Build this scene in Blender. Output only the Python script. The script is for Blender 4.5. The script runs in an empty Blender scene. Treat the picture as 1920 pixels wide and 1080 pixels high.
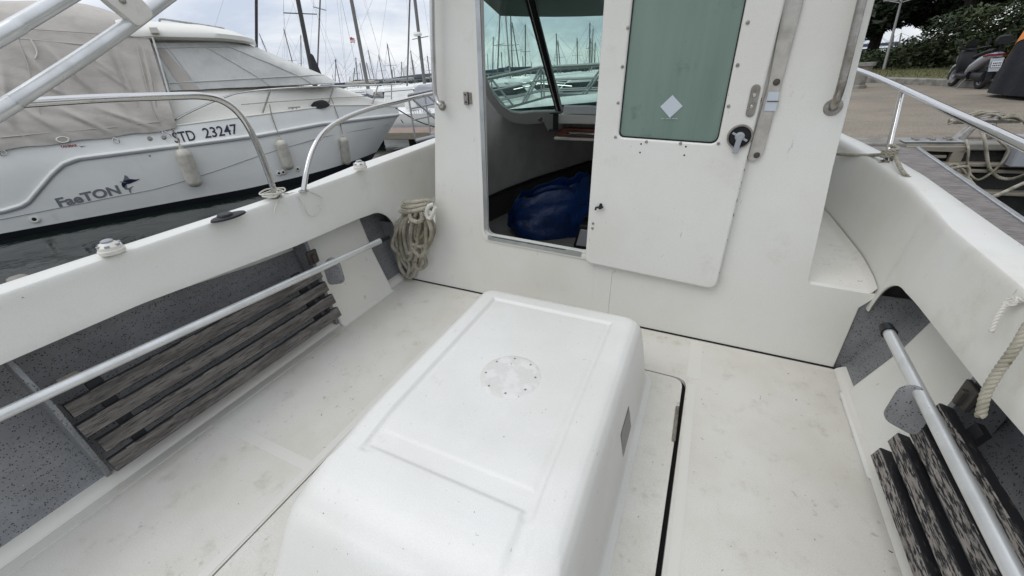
import bpy, bmesh, math, random
from mathutils import Vector, Matrix, noise
R_ = math.radians
random.seed(7)
SC = bpy.context.scene
COL = SC.collection

# ------------------------------------------------------------------ camera
FPX = 745.0; CX, CY = 960.0, 540.0
def cray(px, py): return Vector((px - CX, -(py - CY), -FPX))
_L = cray(1361, 89).normalized(); _T = cray(-803, 184).normalized()
_X = -(_T - _T.dot(_L) * _L); _X.normalize()
RB = Matrix((_X, _L, _X.cross(_L)))            # camera axes -> boat axes
CB = Vector((0, 0, 1.25))                      # camera in the boat's frame (above the cockpit sole)
_up = RB @ (-cray(1060, 1925)).normalized()    # true vertical seen from the boat (it floats with a slight list)
_yw = Vector((0, 1, 0)) - _up.y * _up; _yw.normalize()
MB3 = Matrix((_yw.cross(_up), _yw, _up))
MBOAT = MB3.to_4x4()
RW = MB3 @ RB; CW = MB3 @ CB
cam_d = bpy.data.cameras.new("camera"); cam = bpy.data.objects.new("camera", cam_d); COL.objects.link(cam)
cam.matrix_world = Matrix.Translation(CW) @ RW.to_4x4()
cam_d.sensor_width = 36; cam_d.lens = 36 * FPX / 1920; cam_d.clip_start = 0.02; cam_d.clip_end = 6000
SC.camera = cam
def _pl(M, C, p, n, d):
    r = M @ cray(*p); n = Vector(n); return C + r * ((d - n.dot(C)) / n.dot(r))
def bx_(p, x): return _pl(RB, CB, p, (1, 0, 0), x)
def by_(p, y): return _pl(RB, CB, p, (0, 1, 0), y)
def bz_(p, z): return _pl(RB, CB, p, (0, 0, 1), z)
def wy_(p, y): return _pl(RW, CW, p, (0, 1, 0), y)
def wz_(p, z): return _pl(RW, CW, p, (0, 0, 1), z)
def bpl(p, a, b, c):
    n = (b - a).cross(c - a); return _pl(RB, CB, p, n, n.dot(a))

# ------------------------------------------------------------------ world, sun, exposure
SUN_EL, SUN_AZ = R_(56), R_(212)
w = bpy.data.worlds.new("World"); SC.world = w; w.use_nodes = True
nt = w.node_tree; nt.nodes.clear()
out = nt.nodes.new("ShaderNodeOutputWorld"); bg = nt.nodes.new("ShaderNodeBackground")
sky = nt.nodes.new("ShaderNodeTexSky"); sky.sky_type = 'NISHITA'; sky.sun_disc = False
sky.sun_elevation = SUN_EL; sky.sun_rotation = SUN_AZ
tc = nt.nodes.new("ShaderNodeTexCoord"); mp = nt.nodes.new("ShaderNodeMapping"); mp.inputs['Scale'].default_value = (1, 1, 4.5)
nz = nt.nodes.new("ShaderNodeTexNoise"); nz.inputs['Scale'].default_value = 3.2; nz.inputs['Detail'].default_value = 7; nz.inputs['Roughness'].default_value = .55
nz.inputs['Distortion'].default_value = .4
rmp = nt.nodes.new("ShaderNodeValToRGB"); rmp.color_ramp.elements[0].position = .38; rmp.color_ramp.elements[0].color = (5.7, 6.3, 7.5, 1)
rmp.color_ramp.elements[1].position = .62; rmp.color_ramp.elements[1].color = (9.4, 9.55, 9.8, 1)
sx = nt.nodes.new("ShaderNodeSeparateXYZ"); gr = nt.nodes.new("ShaderNodeMapRange"); gr.inputs['From Min'].default_value = .08; gr.inputs['From Max'].default_value = .9
gr.inputs['To Min'].default_value = 1.08; gr.inputs['To Max'].default_value = 1.50; gm_ = nt.nodes.new("ShaderNodeVectorMath"); gm_.operation = 'SCALE'
mx = nt.nodes.new("ShaderNodeMix"); mx.data_type = 'RGBA'; mx.inputs['Factor'].default_value = .88
L = nt.links.new
L(tc.outputs['Generated'], mp.inputs['Vector']); L(mp.outputs[0], nz.inputs['Vector']); L(nz.outputs['Fac'], rmp.inputs['Fac'])
L(sky.outputs[0], mx.inputs['A']); L(rmp.outputs[0], mx.inputs['B']); L(tc.outputs['Generated'], sx.inputs[0]); L(sx.outputs['Z'], gr.inputs['Value']); L(mx.outputs['Result'], gm_.inputs[0]); L(gr.outputs[0], gm_.inputs['Scale']); L(gm_.outputs[0], bg.inputs['Color'])
bg.inputs['Strength'].default_value = 0.088
L(bg.outputs[0], out.inputs[0])
sd = bpy.data.lights.new("sun", 'SUN'); sun = bpy.data.objects.new("sun", sd); COL.objects.link(sun)
sd.energy = 0.85; sd.angle = R_(34); sd.color = (1, .97, .93)
sun.rotation_euler = Vector((math.sin(SUN_AZ) * math.cos(SUN_EL), math.cos(SUN_AZ) * math.cos(SUN_EL), math.sin(SUN_EL))).to_track_quat('Z', 'Y').to_euler()
SC.view_settings.view_transform = 'Standard'; SC.view_settings.look = 'None'; SC.view_settings.exposure = 0.20
SC.view_settings.gamma = 1

# ------------------------------------------------------------------ materials
def c4(c): return (c[0], c[1], c[2], 1)
def pmat(name, base, rough=.5, metal=0, col2=None, ns=4, thr=(.4, .65), st=(1, 1, 1), detail=6, bump=0, bs=60, bst=None, bdist=.002,
         specks=(), stains=None, spec=.5, coat=0, rvar=0, layer=None, grain=None, scuff=None):
    m = bpy.data.materials.new(name); m.use_nodes = True; t = m.node_tree; N = t.nodes.new; K = t.links.new
    b = t.nodes['Principled BSDF']; b.inputs['Roughness'].default_value = rough; b.inputs['Metallic'].default_value = metal
    b.inputs['Specular IOR Level'].default_value = spec; b.inputs['Coat Weight'].default_value = coat
    tcn = N('ShaderNodeTexCoord')
    def mapped(s):
        mpn = N('ShaderNodeMapping'); mpn.inputs['Scale'].default_value = s; K(tcn.outputs['Object'], mpn.inputs['Vector']); return mpn.outputs[0]
    def noisef(scale, s=(1, 1, 1), det=6, rg=.6):
        n = N('ShaderNodeTexNoise'); n.inputs['Scale'].default_value = scale; n.inputs['Detail'].default_value = det; n.inputs['Roughness'].default_value = rg
        K(mapped(s), n.inputs['Vector']); return n.outputs['Fac']
    def ramp(f, a, bb):
        r = N('ShaderNodeMapRange'); r.inputs['From Min'].default_value = a; r.inputs['From Max'].default_value = bb; r.interpolation_type = 'SMOOTHSTEP'
        K(f, r.inputs['Value']); return r.outputs[0]
    def mixc(f, A, B):
        x = N('ShaderNodeMix'); x.data_type = 'RGBA'; K(f, x.inputs['Factor'])
        if isinstance(A, tuple): x.inputs['A'].default_value = c4(A)
        else: K(A, x.inputs['A'])
        x.inputs['B'].default_value = c4(B); return x.outputs['Result']
    def mul(a, v):
        x = N('ShaderNodeMath'); x.operation = 'MULTIPLY'; K(a, x.inputs[0])
        if isinstance(v, (int, float)): x.inputs[1].default_value = v
        else: K(v, x.inputs[1])
        return x.outputs[0]
    cur = tuple(base); hsrc = None
    if col2:
        hsrc = ramp(noisef(ns, st, detail), *thr); cur = mixc(hsrc, cur, col2)
    if layer:   # (colour, noise scale, thr, stretch)
        f2 = ramp(noisef(layer[1], layer[3], 8, .65), *layer[2]); cur = mixc(f2, cur, layer[0]); hsrc = f2
    if stains:  # colour, scale, thr, strength
        f = ramp(noisef(stains[1], (1, 1, 1), 9, .7), *stains[2]); cur = mixc(mul(f, stains[3]), cur, stains[0])
    if scuff:   # colour, scale, stretch, thr, strength
        f = mul(ramp(noisef(scuff[1], scuff[2], 6, .65), *scuff[3]), ramp(noisef(2.2, (1, 1, 1), 3), .42, .66)); cur = mixc(mul(f, scuff[4]), cur, scuff[0])
    if grain:   # fine mottling of the surface itself
        f = ramp(noisef(grain[0], (1, 1, 1), 2), .3, .7); cur = mixc(mul(f, grain[1]), cur, tuple(x * .62 for x in base))
    for (c, sc_, th, dens) in specks:
        v = N('ShaderNodeTexVoronoi'); v.inputs['Scale'].default_value = sc_; v.inputs['Randomness'].default_value = 1
        dn = N('ShaderNodeTexNoise'); dn.inputs['Scale'].default_value = sc_ * 2.2; K(tcn.outputs['Object'], dn.inputs['Vector'])
        ad = N('ShaderNodeVectorMath'); ad.operation = 'SCALE'; ad.inputs['Scale'].default_value = .9 / sc_; K(dn.outputs['Color'], ad.inputs[0])
        a2 = N('ShaderNodeVectorMath'); K(tcn.outputs['Object'], a2.inputs[0]); K(ad.outputs[0], a2.inputs[1]); K(a2.outputs[0], v.inputs['Vector'])
        g = ramp(v.outputs['Distance'], th, th * .6)
        sp = N('ShaderNodeSeparateColor'); K(v.outputs['Color'], sp.inputs[0])
        gg = N('ShaderNodeMath'); gg.operation = 'LESS_THAN'; K(sp.outputs[0], gg.inputs[0]); gg.inputs[1].default_value = dens
        cur = mixc(mul(g, gg.outputs[0]), cur, c)
    if isinstance(cur, tuple): b.inputs['Base Color'].default_value = c4(cur)
    else: K(cur, b.inputs['Base Color'])
    if rvar:
        x = N('ShaderNodeMapRange'); K(noisef(ns * 2, st), x.inputs['Value']); x.inputs['From Min'].default_value = .3; x.inputs['From Max'].default_value = .7
        x.inputs['To Min'].default_value = max(.02, rough - rvar); x.inputs['To Max'].default_value = rough + rvar; K(x.outputs[0], b.inputs['Roughness'])
    if bump:
        bn = N('ShaderNodeBump'); bn.inputs['Strength'].default_value = bump; bn.inputs['Distance'].default_value = bdist
        K(noisef(bs, bst or st, 5), bn.inputs['Height'])
        if layer:
            b2 = N('ShaderNodeBump'); b2.inputs['Strength'].default_value = .8; b2.inputs['Distance'].default_value = .0015; b2.invert = True
            K(hsrc, b2.inputs['Height']); K(bn.outputs[0], b2.inputs['Normal']); K(b2.outputs[0], b.inputs['Normal'])
        else: K(bn.outputs[0], b.inputs['Normal'])
    return m
DK = (.045, .045, .04)
M = {}
M['gel'] = pmat('gelcoat', (.715, .71, .665), .38, col2=(.67, .655, .595), ns=1.3, grain=(330, .16), scuff=((.16, .155, .14), 30, (1.6, 1, .35), (.655, .70), .5), bump=.12, bs=260, bdist=.001,
                stains=((.40, .37, .29), 5, (.56, .78), .34), specks=((DK, 38, .055, .10), ((.35, .33, .28), 15, .05, .12)), rvar=.08)
M['gelbox'] = pmat('gelcoat_cover', (.715, .708, .67), .42, col2=(.665, .655, .61), ns=2, grain=(380, .22), scuff=((.25, .24, .21), 34, (1, .45, 1), (.64, .69), .5), bump=.16, bs=420, bdist=.0008,
                   stains=((.42, .40, .35), 11, (.60, .80), .42), specks=((DK, 22, .06, .2), ((.30, .29, .25), 60, .12, .09)))
M['sole'] = pmat('nonslip_sole', (.675, .655, .60), .6, col2=(.60, .575, .50), ns=2.6, grain=(260, .30), scuff=((.22, .19, .145), 30, (1, .8, 1), (.60, .69), .65), thr=(.35, .7), bump=.35, bs=520, bdist=.001,
                 stains=((.36, .32, .24), 9, (.53, .76), .6), specks=((DK, 17, .055, .30), ((.25, .23, .19), 42, .11, .12), ((.30, .26, .19), 9, .07, .3)))
M['soleline'] = pmat('smooth_gelcoat', (.645, .628, .575), .4, stains=((.42, .36, .26), 9, (.55, .8), .5))
M['speck'] = pmat('speckled_grey_paint', (.235, .24, .245), .55, col2=(.175, .178, .182), ns=4, bump=.4, bs=120, grain=(150, .35), stains=((.10, .09, .075), 5, (.58, .8), .5),
                  specks=(((.008, .008, .01), 150, .36, .5), ((.008, .008, .01), 105, .22, .38), ((.36, .37, .38), 130, .20, .14)))
M['slat'] = pmat('weathered_slat', (.165, .152, .138), .85, col2=(.075, .068, .062), ns=7, st=(6, .8, 6), thr=(.35, .7), bump=.9, bs=22, bst=(8, .7, 8), bdist=.004,
                 layer=((.022, .02, .02), 75, (.50, .68), (4.2, .30, 4.2)))
M['slat2'] = pmat('black_flaking_slat', (.30, .275, .25), .8, col2=(.20, .18, .16), ns=7, st=(6, .8, 6), thr=(.35, .7), bump=.9, bs=22, bst=(8, .7, 8), bdist=.004,
                  layer=((.012, .012, .014), 62, (.47, .535), (3.4, .45, 3.4)))
M['edge'] = pmat('black_paint_gap_shade', (.014, .014, .016), .6, col2=(.05, .045, .04), ns=40, st=(2, .6, 2), thr=(.58, .64), bump=.5, bs=60)  # old black paint on slat edges, doubling as painted shade in the gaps
M['alu'] = pmat('anodised_aluminium', (.52, .54, .54), .38, .85, col2=(.42, .44, .44), ns=8, bump=.06, bs=200, rvar=.08)
M['alup'] = pmat('painted_aluminium_tube', (.66, .67, .66), .33, .55, col2=(.58, .59, .58), ns=12, bump=.08, bs=300, rvar=.06)
M['steel'] = pmat('stainless_steel', (.62, .61, .59), .16, 1, col2=(.42, .38, .33), ns=14, st=(1, 1, 1), thr=(.55, .85), bump=.05, bs=60, rvar=.08)
M['steelw'] = pmat('weathered_steel', (.38, .36, .33), .32, 1, col2=(.25, .22, .18), ns=30, thr=(.4, .7), bump=.15, bs=90, rvar=.1)
M['black'] = pmat('black_plastic', (.012, .012, .013), .45, bump=.05, bs=90, spec=.3)
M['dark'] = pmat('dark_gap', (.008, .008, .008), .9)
M['rust'] = pmat('rusty_bracket', (.085, .075, .065), .6, .5, col2=(.07, .04, .022), ns=25, thr=(.5, .75), bump=.5, bs=80)
M['whitepl'] = pmat('aged_white_plastic', (.66, .64, .58), .45, stains=((.35, .30, .22), 30, (.5, .8), .4), bump=.05)
M['greypl'] = pmat('grey_plastic', (.30, .31, .33), .4, bump=.05)
M['rope'] = pmat('weathered_rope', (.37, .345, .28), .9, col2=(.19, .175, .12), ns=7, bump=.8, bs=240, bdist=.002, specks=(((.12, .11, .06), 60, .3, .2),))
M['ropew'] = pmat('white_cord', (.58, .56, .50), .85, bump=.5, bs=300, stains=((.3, .28, .22), 30, (.5, .8), .5))
M['inner'] = pmat('cabin_lining', (.50, .49, .46), .85, col2=(.40, .39, .365), ns=3, bump=.2, bs=150, specks=(((.03, .03, .03), 60, .1, .1),))
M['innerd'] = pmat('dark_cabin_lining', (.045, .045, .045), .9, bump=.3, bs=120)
M['cabfloor'] = pmat('cabin_floor', (.22, .21, .20), .7, bump=.2, bs=120)
M['bag'] = pmat('blue_woven_plastic', (.003, .030, .135), .34, col2=(.002, .018, .08), ns=6, bump=.6, bs=26, bdist=.01)
M['acryl'] = pmat('green_tinted_acrylic', (.17, .235, .196), .15, col2=(.135, .195, .16), ns=2, st=(5, 1, .4), thr=(.35, .7), bump=.05, bs=8, bst=(3, 1, .5),
                  stains=((.05, .09, .07), 5, (.55, .72), .5), specks=(((.03, .05, .04), 26, .05, .1),))
M['sticker'] = pmat('pale_sticker', (.50, .54, .58), .4)
M['tape'] = pmat('crumpled_silver_tape', (.22, .22, .21), .4, .6, bump=.9, bs=60, bdist=.004)
M['patch'] = pmat('worn_filler_patch', (.60, .585, .55), .75, col2=(.66, .65, .62), ns=22, thr=(.45, .6), bump=.7, bs=70, bdist=.003, specks=(((.2, .18, .14), 40, .12, .1),))
M['teak'] = pmat('varnished_wood', (.16, .055, .03), .35, col2=(.10, .03, .018), ns=10, st=(1, 8, 8))
M['cream'] = pmat('cream_gelcoat', (.74, .725, .66), .4, bump=.05, bs=30, stains=((.4, .36, .28), 3, (.6, .85), .3))
M['hullw'] = pmat('white_hull', (.78, .785, .75), .32, scuff=((.36, .34, .28), 4, (1, 1, .35), (.60, .74), .35), col2=(.72, .725, .69), ns=1.2, bump=.04, bs=20, stains=((.32, .30, .25), 4, (.6, .85), .35))
M['boot'] = pmat('antifouling', (.006, .008, .012), .5, bump=.3, bs=30)
M['canvas'] = pmat('beige_canvas', (.49, .455, .41), .9, col2=(.43, .40, .36), ns=3, bump=.25, bs=7, bst=(1, 1, 1.6), bdist=.03, stains=((.26, .23, .19), 2, (.58, .8), .5))
M['canvasw'] = pmat('pale_mesh_canvas', (.60, .60, .565), .85, col2=(.50, .505, .48), ns=2.5, bump=.35, bs=6, bdist=.03, stains=((.28, .26, .22), 4, (.55, .8), .4))
M['fender'] = pmat('grubby_fender', (.52, .50, .44), .5, col2=(.42, .40, .33), ns=9, bump=.1, stains=((.28, .26, .2), 14, (.5, .75), .6))
M['navy'] = pmat('navy_lettering', (.006, .008, .03), .4)
M['greylet'] = pmat('grey_lettering', (.17, .18, .19), .4)
M['redlet'] = pmat('red_lettering', (.30, .04, .03), .4)
M['water'] = None
M['asphalt'] = pmat('pebbled_asphalt', (.25, .215, .165), .9, col2=(.185, .16, .125), ns=.8, thr=(.3, .7), bump=.8, bs=45, bdist=.01,
                    specks=(((.36, .32, .26), 34, .32, .35), ((.05, .045, .04), 40, .3, .3)), stains=((.09, .075, .06), 1.2, (.5, .75), .5))
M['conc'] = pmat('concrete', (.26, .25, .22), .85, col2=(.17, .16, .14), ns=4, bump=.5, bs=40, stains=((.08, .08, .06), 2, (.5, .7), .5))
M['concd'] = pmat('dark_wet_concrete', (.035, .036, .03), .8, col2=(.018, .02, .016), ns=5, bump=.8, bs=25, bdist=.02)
M['gang'] = pmat('grey_grained_decking', (.25, .23, .215), .75, col2=(.14, .125, .115), ns=26, st=(.45, 1.7, 1), thr=(.35, .7), detail=3, bump=1, bs=26, bst=(.45, 1.9, 1), bdist=.03)
M['wood'] = pmat('pontoon_planks', (.27, .20, .16), .8, col2=(.20, .145, .115), ns=9, st=(.4, 6, 1), bump=.6, bs=14, bst=(.3, 8, 1))
M['timber'] = pmat('pale_timber', (.25, .225, .18), .8, col2=(.2, .18, .14), ns=14, st=(.5, 5, 5), bump=.5, bs=30)
M['mastw'] = pmat('pale_mast', (.34, .34, .33), .45, .3)
M['mastd'] = pmat('dark_mast', (.05, .048, .048), .5)
M['mastg'] = pmat('grey_mast', (.17, .165, .155), .45, .3)
M['wire'] = pmat('rigging_wire', (.16, .17, .18), .5, .4)
M['sailb'] = pmat('black_sail_cover', (.015, .016, .022), .8)
M['blue'] = pmat('blue_cover', (.035, .045, .075), .8)
M['glassd'] = pmat('dark_window', (.02, .022, .025), .1)
M['leaf1'] = pmat('dark_leaf', (.016, .028, .012), .75, col2=(.028, .045, .017), ns=.7)
M['leaf2'] = pmat('hedge_leaf', (.030, .046, .018), .75, col2=(.05, .066, .024), ns=.9)
M['bark'] = pmat('bark', (.035, .028, .022), .9, bump=.8, bs=20)
M['grass'] = pmat('dry_grass', (.13, .12, .05), .95, col2=(.085, .095, .035), ns=3, bump=.8, bs=60)
M['soil'] = pmat('brown_soil', (.07, .05, .035), .95, col2=(.05, .04, .03), ns=4, bump=.6, bs=30)
M['hill'] = pmat('far_woodland', (.03, .04, .035), .9, col2=(.018, .026, .024), ns=.08)
M['orange'] = pmat('orange_fabric', (.75, .25, .06), .7)
M['cover'] = pmat('black_cover_fabric', (.014, .015, .02), .7, spec=.25, bump=.6, bs=3, bdist=.05)
M['silver'] = pmat('silver_paint', (.36, .37, .40), .3, .5)
M['redl'] = pmat('red_lens', (.16, .008, .02), .15)
M['plate'] = pmat('plate_white', (.6, .62, .62), .4)
M['tyre'] = pmat('tyre_rubber', (.015, .015, .016), .8)
def glassmat():
    m = bpy.data.materials.new('green_tinted_glass'); m.use_nodes = True; t = m.node_tree; t.nodes.clear()
    o = t.nodes.new('ShaderNodeOutputMaterial'); tr = t.nodes.new('ShaderNodeBsdfTransparent'); gl = t.nodes.new('ShaderNodeBsdfGlossy')
    df = t.nodes.new('ShaderNodeBsdfDiffuse'); df.inputs['Color'].default_value = (.30, .42, .38, 1)
    nz_ = t.nodes.new('ShaderNodeTexNoise'); nz_.inputs['Scale'].default_value = 5; nz_.inputs['Detail'].default_value = 8
    mr = t.nodes.new('ShaderNodeMapRange'); mr.inputs['From Min'].default_value = .35; mr.inputs['From Max'].default_value = .75; mr.inputs['To Min'].default_value = .04; mr.inputs['To Max'].default_value = .20
    t.links.new(nz_.outputs['Fac'], mr.inputs['Value'])
    tr.inputs['Color'].default_value = (.80, .925, .885, 1); gl.inputs['Roughness'].default_value = .03
    a = t.nodes.new('ShaderNodeMixShader'); b_ = t.nodes.new('ShaderNodeMixShader'); fr = t.nodes.new('ShaderNodeFresnel'); fr.inputs['IOR'].default_value = 1.4
    t.links.new(mr.outputs[0], a.inputs[0]); t.links.new(tr.outputs[0], a.inputs[1]); t.links.new(df.outputs[0], a.inputs[2])
    t.links.new(fr.outputs[0], b_.inputs[0]); t.links.new(a.outputs[0], b_.inputs[1]); t.links.new(gl.outputs[0], b_.inputs[2]); t.links.new(b_.outputs[0], o.inputs[0])
    return m
M['glass'] = glassmat()
def watermat():
    m = bpy.data.materials.new('harbour_water'); m.use_nodes = True; t = m.node_tree; b = t.nodes['Principled BSDF']
    b.inputs['Base Color'].default_value = (.006, .010, .008, 1); b.inputs['Roughness'].default_value = .06; b.inputs['Specular IOR Level'].default_value = .32
    tcn = t.nodes.new('ShaderNodeTexCoord'); prev = None
    for s, st, d in ((1.1, .35, .05), (5, .30, .012), (22, .2, .003)):
        n = t.nodes.new('ShaderNodeTexNoise'); n.inputs['Scale'].default_value = s; n.inputs['Detail'].default_value = 4; n.inputs['Distortion'].default_value = .6
        t.links.new(tcn.outputs['Object'], n.inputs['Vector'])
        bn = t.nodes.new('ShaderNodeBump'); bn.inputs['Strength'].default_value = st; bn.inputs['Distance'].default_value = d; t.links.new(n.outputs['Fac'], bn.inputs['Height'])
        if prev: t.links.new(prev.outputs[0], bn.inputs['Normal'])
        prev = bn
    t.links.new(prev.outputs[0], b.inputs['Normal']); return m
M['water'] = watermat()

# ------------------------------------------------------------------ mesh helpers
class MB:
    def __init__(s): s.v = []; s.f = []
    def add(s, vs, fs):
        o = len(s.v); s.v += [Vector(v) for v in vs]; s.f += [tuple(i + o for i in f) for f in fs]; return s
    def box(s, a, b, tf=None):
        x0, y0, z0 = a; x1, y1, z1 = b
        vs = [Vector(p) for p in ((x0, y0, z0), (x1, y0, z0), (x1, y1, z0), (x0, y1, z0), (x0, y0, z1), (x1, y0, z1), (x1, y1, z1), (x0, y1, z1))]
        if tf: vs = [tf @ v for v in vs]
        return s.add(vs, [(0, 3, 2, 1), (4, 5, 6, 7), (0, 1, 5, 4), (1, 2, 6, 5), (2, 3, 7, 6), (3, 0, 4, 7)])
    def hexa(s, vs): return s.add(vs, [(0, 3, 2, 1), (4, 5, 6, 7), (0, 1, 5, 4), (1, 2, 6, 5), (2, 3, 7, 6), (3, 0, 4, 7)])
    def grid(s, rows, close=False):
        n = len(rows[0]); o = []
        for r in rows: o += list(r)
        fs = []
        for i in range(len(rows) - 1):
            for j in range(n if close else n - 1):
                k = (j + 1) % n; fs.append((i * n + j, i * n + k, (i + 1) * n + k, (i + 1) * n + j))
        return s.add(o, fs)
    def tube(s, pts, r, n=10, cap=True):
        pts = [Vector(p) for p in pts]; rs = r if isinstance(r, (list, tuple)) else [r] * len(pts)
        t0 = (pts[1] - pts[0]).normalized(); up = Vector((0, 0, 1)) if abs(t0.z) < .9 else Vector((1, 0, 0)); nrm = t0.cross(up).normalized()
        rows = []
        for i, p in enumerate(pts):
            t = (pts[min(i + 1, len(pts) - 1)] - pts[max(i - 1, 0)]).normalized()
            nrm = (nrm - t * nrm.dot(t)).normalized(); bn = t.cross(nrm)
            rows.append([p + (nrm * math.cos(a) + bn * math.sin(a)) * rs[i] for a in [2 * math.pi * k / n for k in range(n)]])
        o = len(s.v); s.grid(rows, True)
        if cap:
            s.f.append(tuple(o + k for k in range(n))[::-1]); e = o + n * (len(rows) - 1); s.f.append(tuple(e + k for k in range(n)))
        return s
    def lathe(s, prof, M4=Matrix(), n=28):
        rows = [[M4 @ Vector((r * math.cos(2 * math.pi * k / n), r * math.sin(2 * math.pi * k / n), z)) for k in range(n)] for r, z in prof]
        return s.grid(rows, True)
    def mesh(s, name):
        me = bpy.data.meshes.new(name); me.from_pydata([tuple(v) for v in s.v], [], s.f); me.validate(); return me
def spl(pts, n=8):   # catmull-rom
    P = [Vector(p) for p in pts]; P = [2 * P[0] - P[1]] + P + [2 * P[-1] - P[-2]]; o = []
    for i in range(1, len(P) - 2):
        for k in range(n):
            t = k / n; a, b, c, d = P[i - 1:i + 3]
            o.append(.5 * ((2 * b) + (c - a) * t + (2 * a - 5 * b + 4 * c - d) * t * t + (3 * b - a - 3 * c + d) * t ** 3))
    o.append(P[-2]); return o
def frame_of(o, z, x=None):   # matrix with local Z along z
    z = Vector(z).normalized(); x = Vector(x) if x else (Vector((1, 0, 0)) if abs(z.x) < .9 else Vector((0, 1, 0)))
    x = (x - z * x.dot(z)).normalized(); y = z.cross(x); m = Matrix((x, y, z)).transposed().to_4x4(); m.translation = Vector(o); return m
def finish(me, mat, smooth=35):
    me.materials.append(mat); me.polygons.foreach_set('use_smooth', [True] * len(me.polygons)); me.set_sharp_from_angle(angle=R_(smooth)); me.update()
BW = 0
def part(name, mb, mat, parent, bev=0, smooth=35, solid=0, sub=0, label=None, seg=2):
    me = mb if isinstance(mb, bpy.types.Mesh) else mb.mesh(name)
    bm = bmesh.new(); bm.from_mesh(me); bmesh.ops.remove_doubles(bm, verts=bm.verts, dist=1e-5); bmesh.ops.recalc_face_normals(bm, faces=bm.faces); bm.to_mesh(me); bm.free()
    finish(me, M[mat] if isinstance(mat, str) else mat, smooth)
    o = bpy.data.objects.new(name, me); COL.objects.link(o); o.parent = parent
    if sub: s_ = o.modifiers.new('sub', 'SUBSURF'); s_.levels = s_.render_levels = sub
    if solid: s_ = o.modifiers.new('solid', 'SOLIDIFY'); s_.thickness = abs(solid); s_.offset = -1 if solid > 0 else 1
    if bev: b = o.modifiers.new('bevel', 'BEVEL'); b.width = bev; b.segments = seg; b.limit_method = 'ANGLE'; b.angle_limit = R_(30); b.harden_normals = False
    if len(me.polygons) < 2500: wn = o.modifiers.new('normals', 'WEIGHTED_NORMAL'); wn.keep_sharp = True; wn.weight = 60
    if label: o['label'] = label
    return o
def root(name, loc, label, cat, group=None, M4=None):
    o = bpy.data.objects.new(name, None); COL.objects.link(o); o.empty_display_size = .1
    o.matrix_world = (M4 or Matrix()) @ Matrix.Translation(Vector(loc)); o['label'] = label; o['category'] = cat
    if group: o['group'] = group
    return o
def shift(mb, d): mb.v = [v - Vector(d) for v in mb.v]; return mb
def solo(name, mb, mat, label, cat, M4=None, group=None, kind=None, origin=None, **k):
    """one top-level mesh object, its origin at the foot of the thing"""
    if origin is None:
        xs = [v.x for v in mb.v]; ys = [v.y for v in mb.v]; zs = [v.z for v in mb.v]; origin = ((min(xs) + max(xs)) / 2, (min(ys) + max(ys)) / 2, min(zs))
    shift(mb, origin); o = part(name, mb, mat, None, **k); o.matrix_world = (M4 or Matrix()) @ Matrix.Translation(Vector(origin))
    if kind: o['kind'] = kind
    else: o['label'] = label; o['category'] = cat
    if group: o['group'] = group
    return o
def plate(outer, holes=(), t=.02, bev=0, res=1):
    """flat plate of thickness t (local z from 0 to t) from outlines"""
    cu = bpy.data.curves.new('c', 'CURVE'); cu.dimensions = '2D'; cu.fill_mode = 'BOTH'; cu.extrude = max(t / 2 - bev, 0); cu.bevel_depth = bev; cu.bevel_resolution = res; cu.offset = -bev
    for lp in (outer,) + tuple(holes):
        sp = cu.splines.new('POLY'); sp.points.add(len(lp) - 1); sp.use_cyclic_u = True
        for i, p in enumerate(lp): sp.points[i].co = (p[0], p[1], 0, 1)
    ob = bpy.data.objects.new('c', cu); COL.objects.link(ob); dg = bpy.context.evaluated_depsgraph_get(); me = bpy.data.meshes.new_from_object(ob.evaluated_get(dg))
    mb = MB(); mb.add([v.co + Vector((0, 0, t / 2)) for v in me.vertices], [tuple(p.vertices) for p in me.polygons])
    bpy.data.objects.remove(ob); bpy.data.curves.remove(cu); bpy.data.meshes.remove(me); return mb
def text_mb(s, size=1, ext=.002, shear=0, bold=0):
    cu = bpy.data.curves.new('t', 'FONT'); cu.body = s; cu.size = size; cu.extrude = ext; cu.shear = shear; cu.offset = bold; cu.resolution_u = 4
    ob = bpy.data.objects.new('t', cu); COL.objects.link(ob); dg = bpy.context.evaluated_depsgraph_get(); me = bpy.data.meshes.new_from_object(ob.evaluated_get(dg))
    mb = MB(); mb.add([v.co.copy() for v in me.vertices], [tuple(p.vertices) for p in me.polygons])
    bpy.data.objects.remove(ob); bpy.data.curves.remove(cu); bpy.data.meshes.remove(me); return mb
def tfm(mb, f): mb.v = [f(v) for v in mb.v]; return mb
def round_poly(pts, r, n=5):
    """round the corners of a 2D polygon; r one radius or one per corner"""
    P = [Vector((p[0], p[1])) for p in pts]; N = len(P); rs = r if isinstance(r, (list, tuple)) else [r] * N; o = []
    for i in range(N):
        a, b, c = P[i - 1], P[i], P[(i + 1) % N]; u = (a - b); v = (c - b); ri = min(rs[i], u.length * .49, v.length * .49)
        if ri < 1e-4: o.append(tuple(b)); continue
        p0 = b + u.normalized() * ri; p2 = b + v.normalized() * ri
        for k in range(n + 1):
            t = k / n; o.append(tuple((1 - t) ** 2 * p0 + 2 * t * (1 - t) * b + t * t * p2))
    return o
def lerp(a, b, t): return a + (b - a) * t
def interp(x, tab):
    if x <= tab[0][0]: return tab[0][1]
    for (a, va), (b, vb) in zip(tab, tab[1:]):
        if x <= b:
            t = (x - a) / (b - a); t = t * t * (3 - 2 * t) if False else t; return va + (vb - va) * t
    return tab[-1][1]
def XZ(y):  # plate local (u,v,w) -> boat plane at y, w toward the viewer
    return lambda v: Vector((v.x, y - v.z, v.y))

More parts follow.
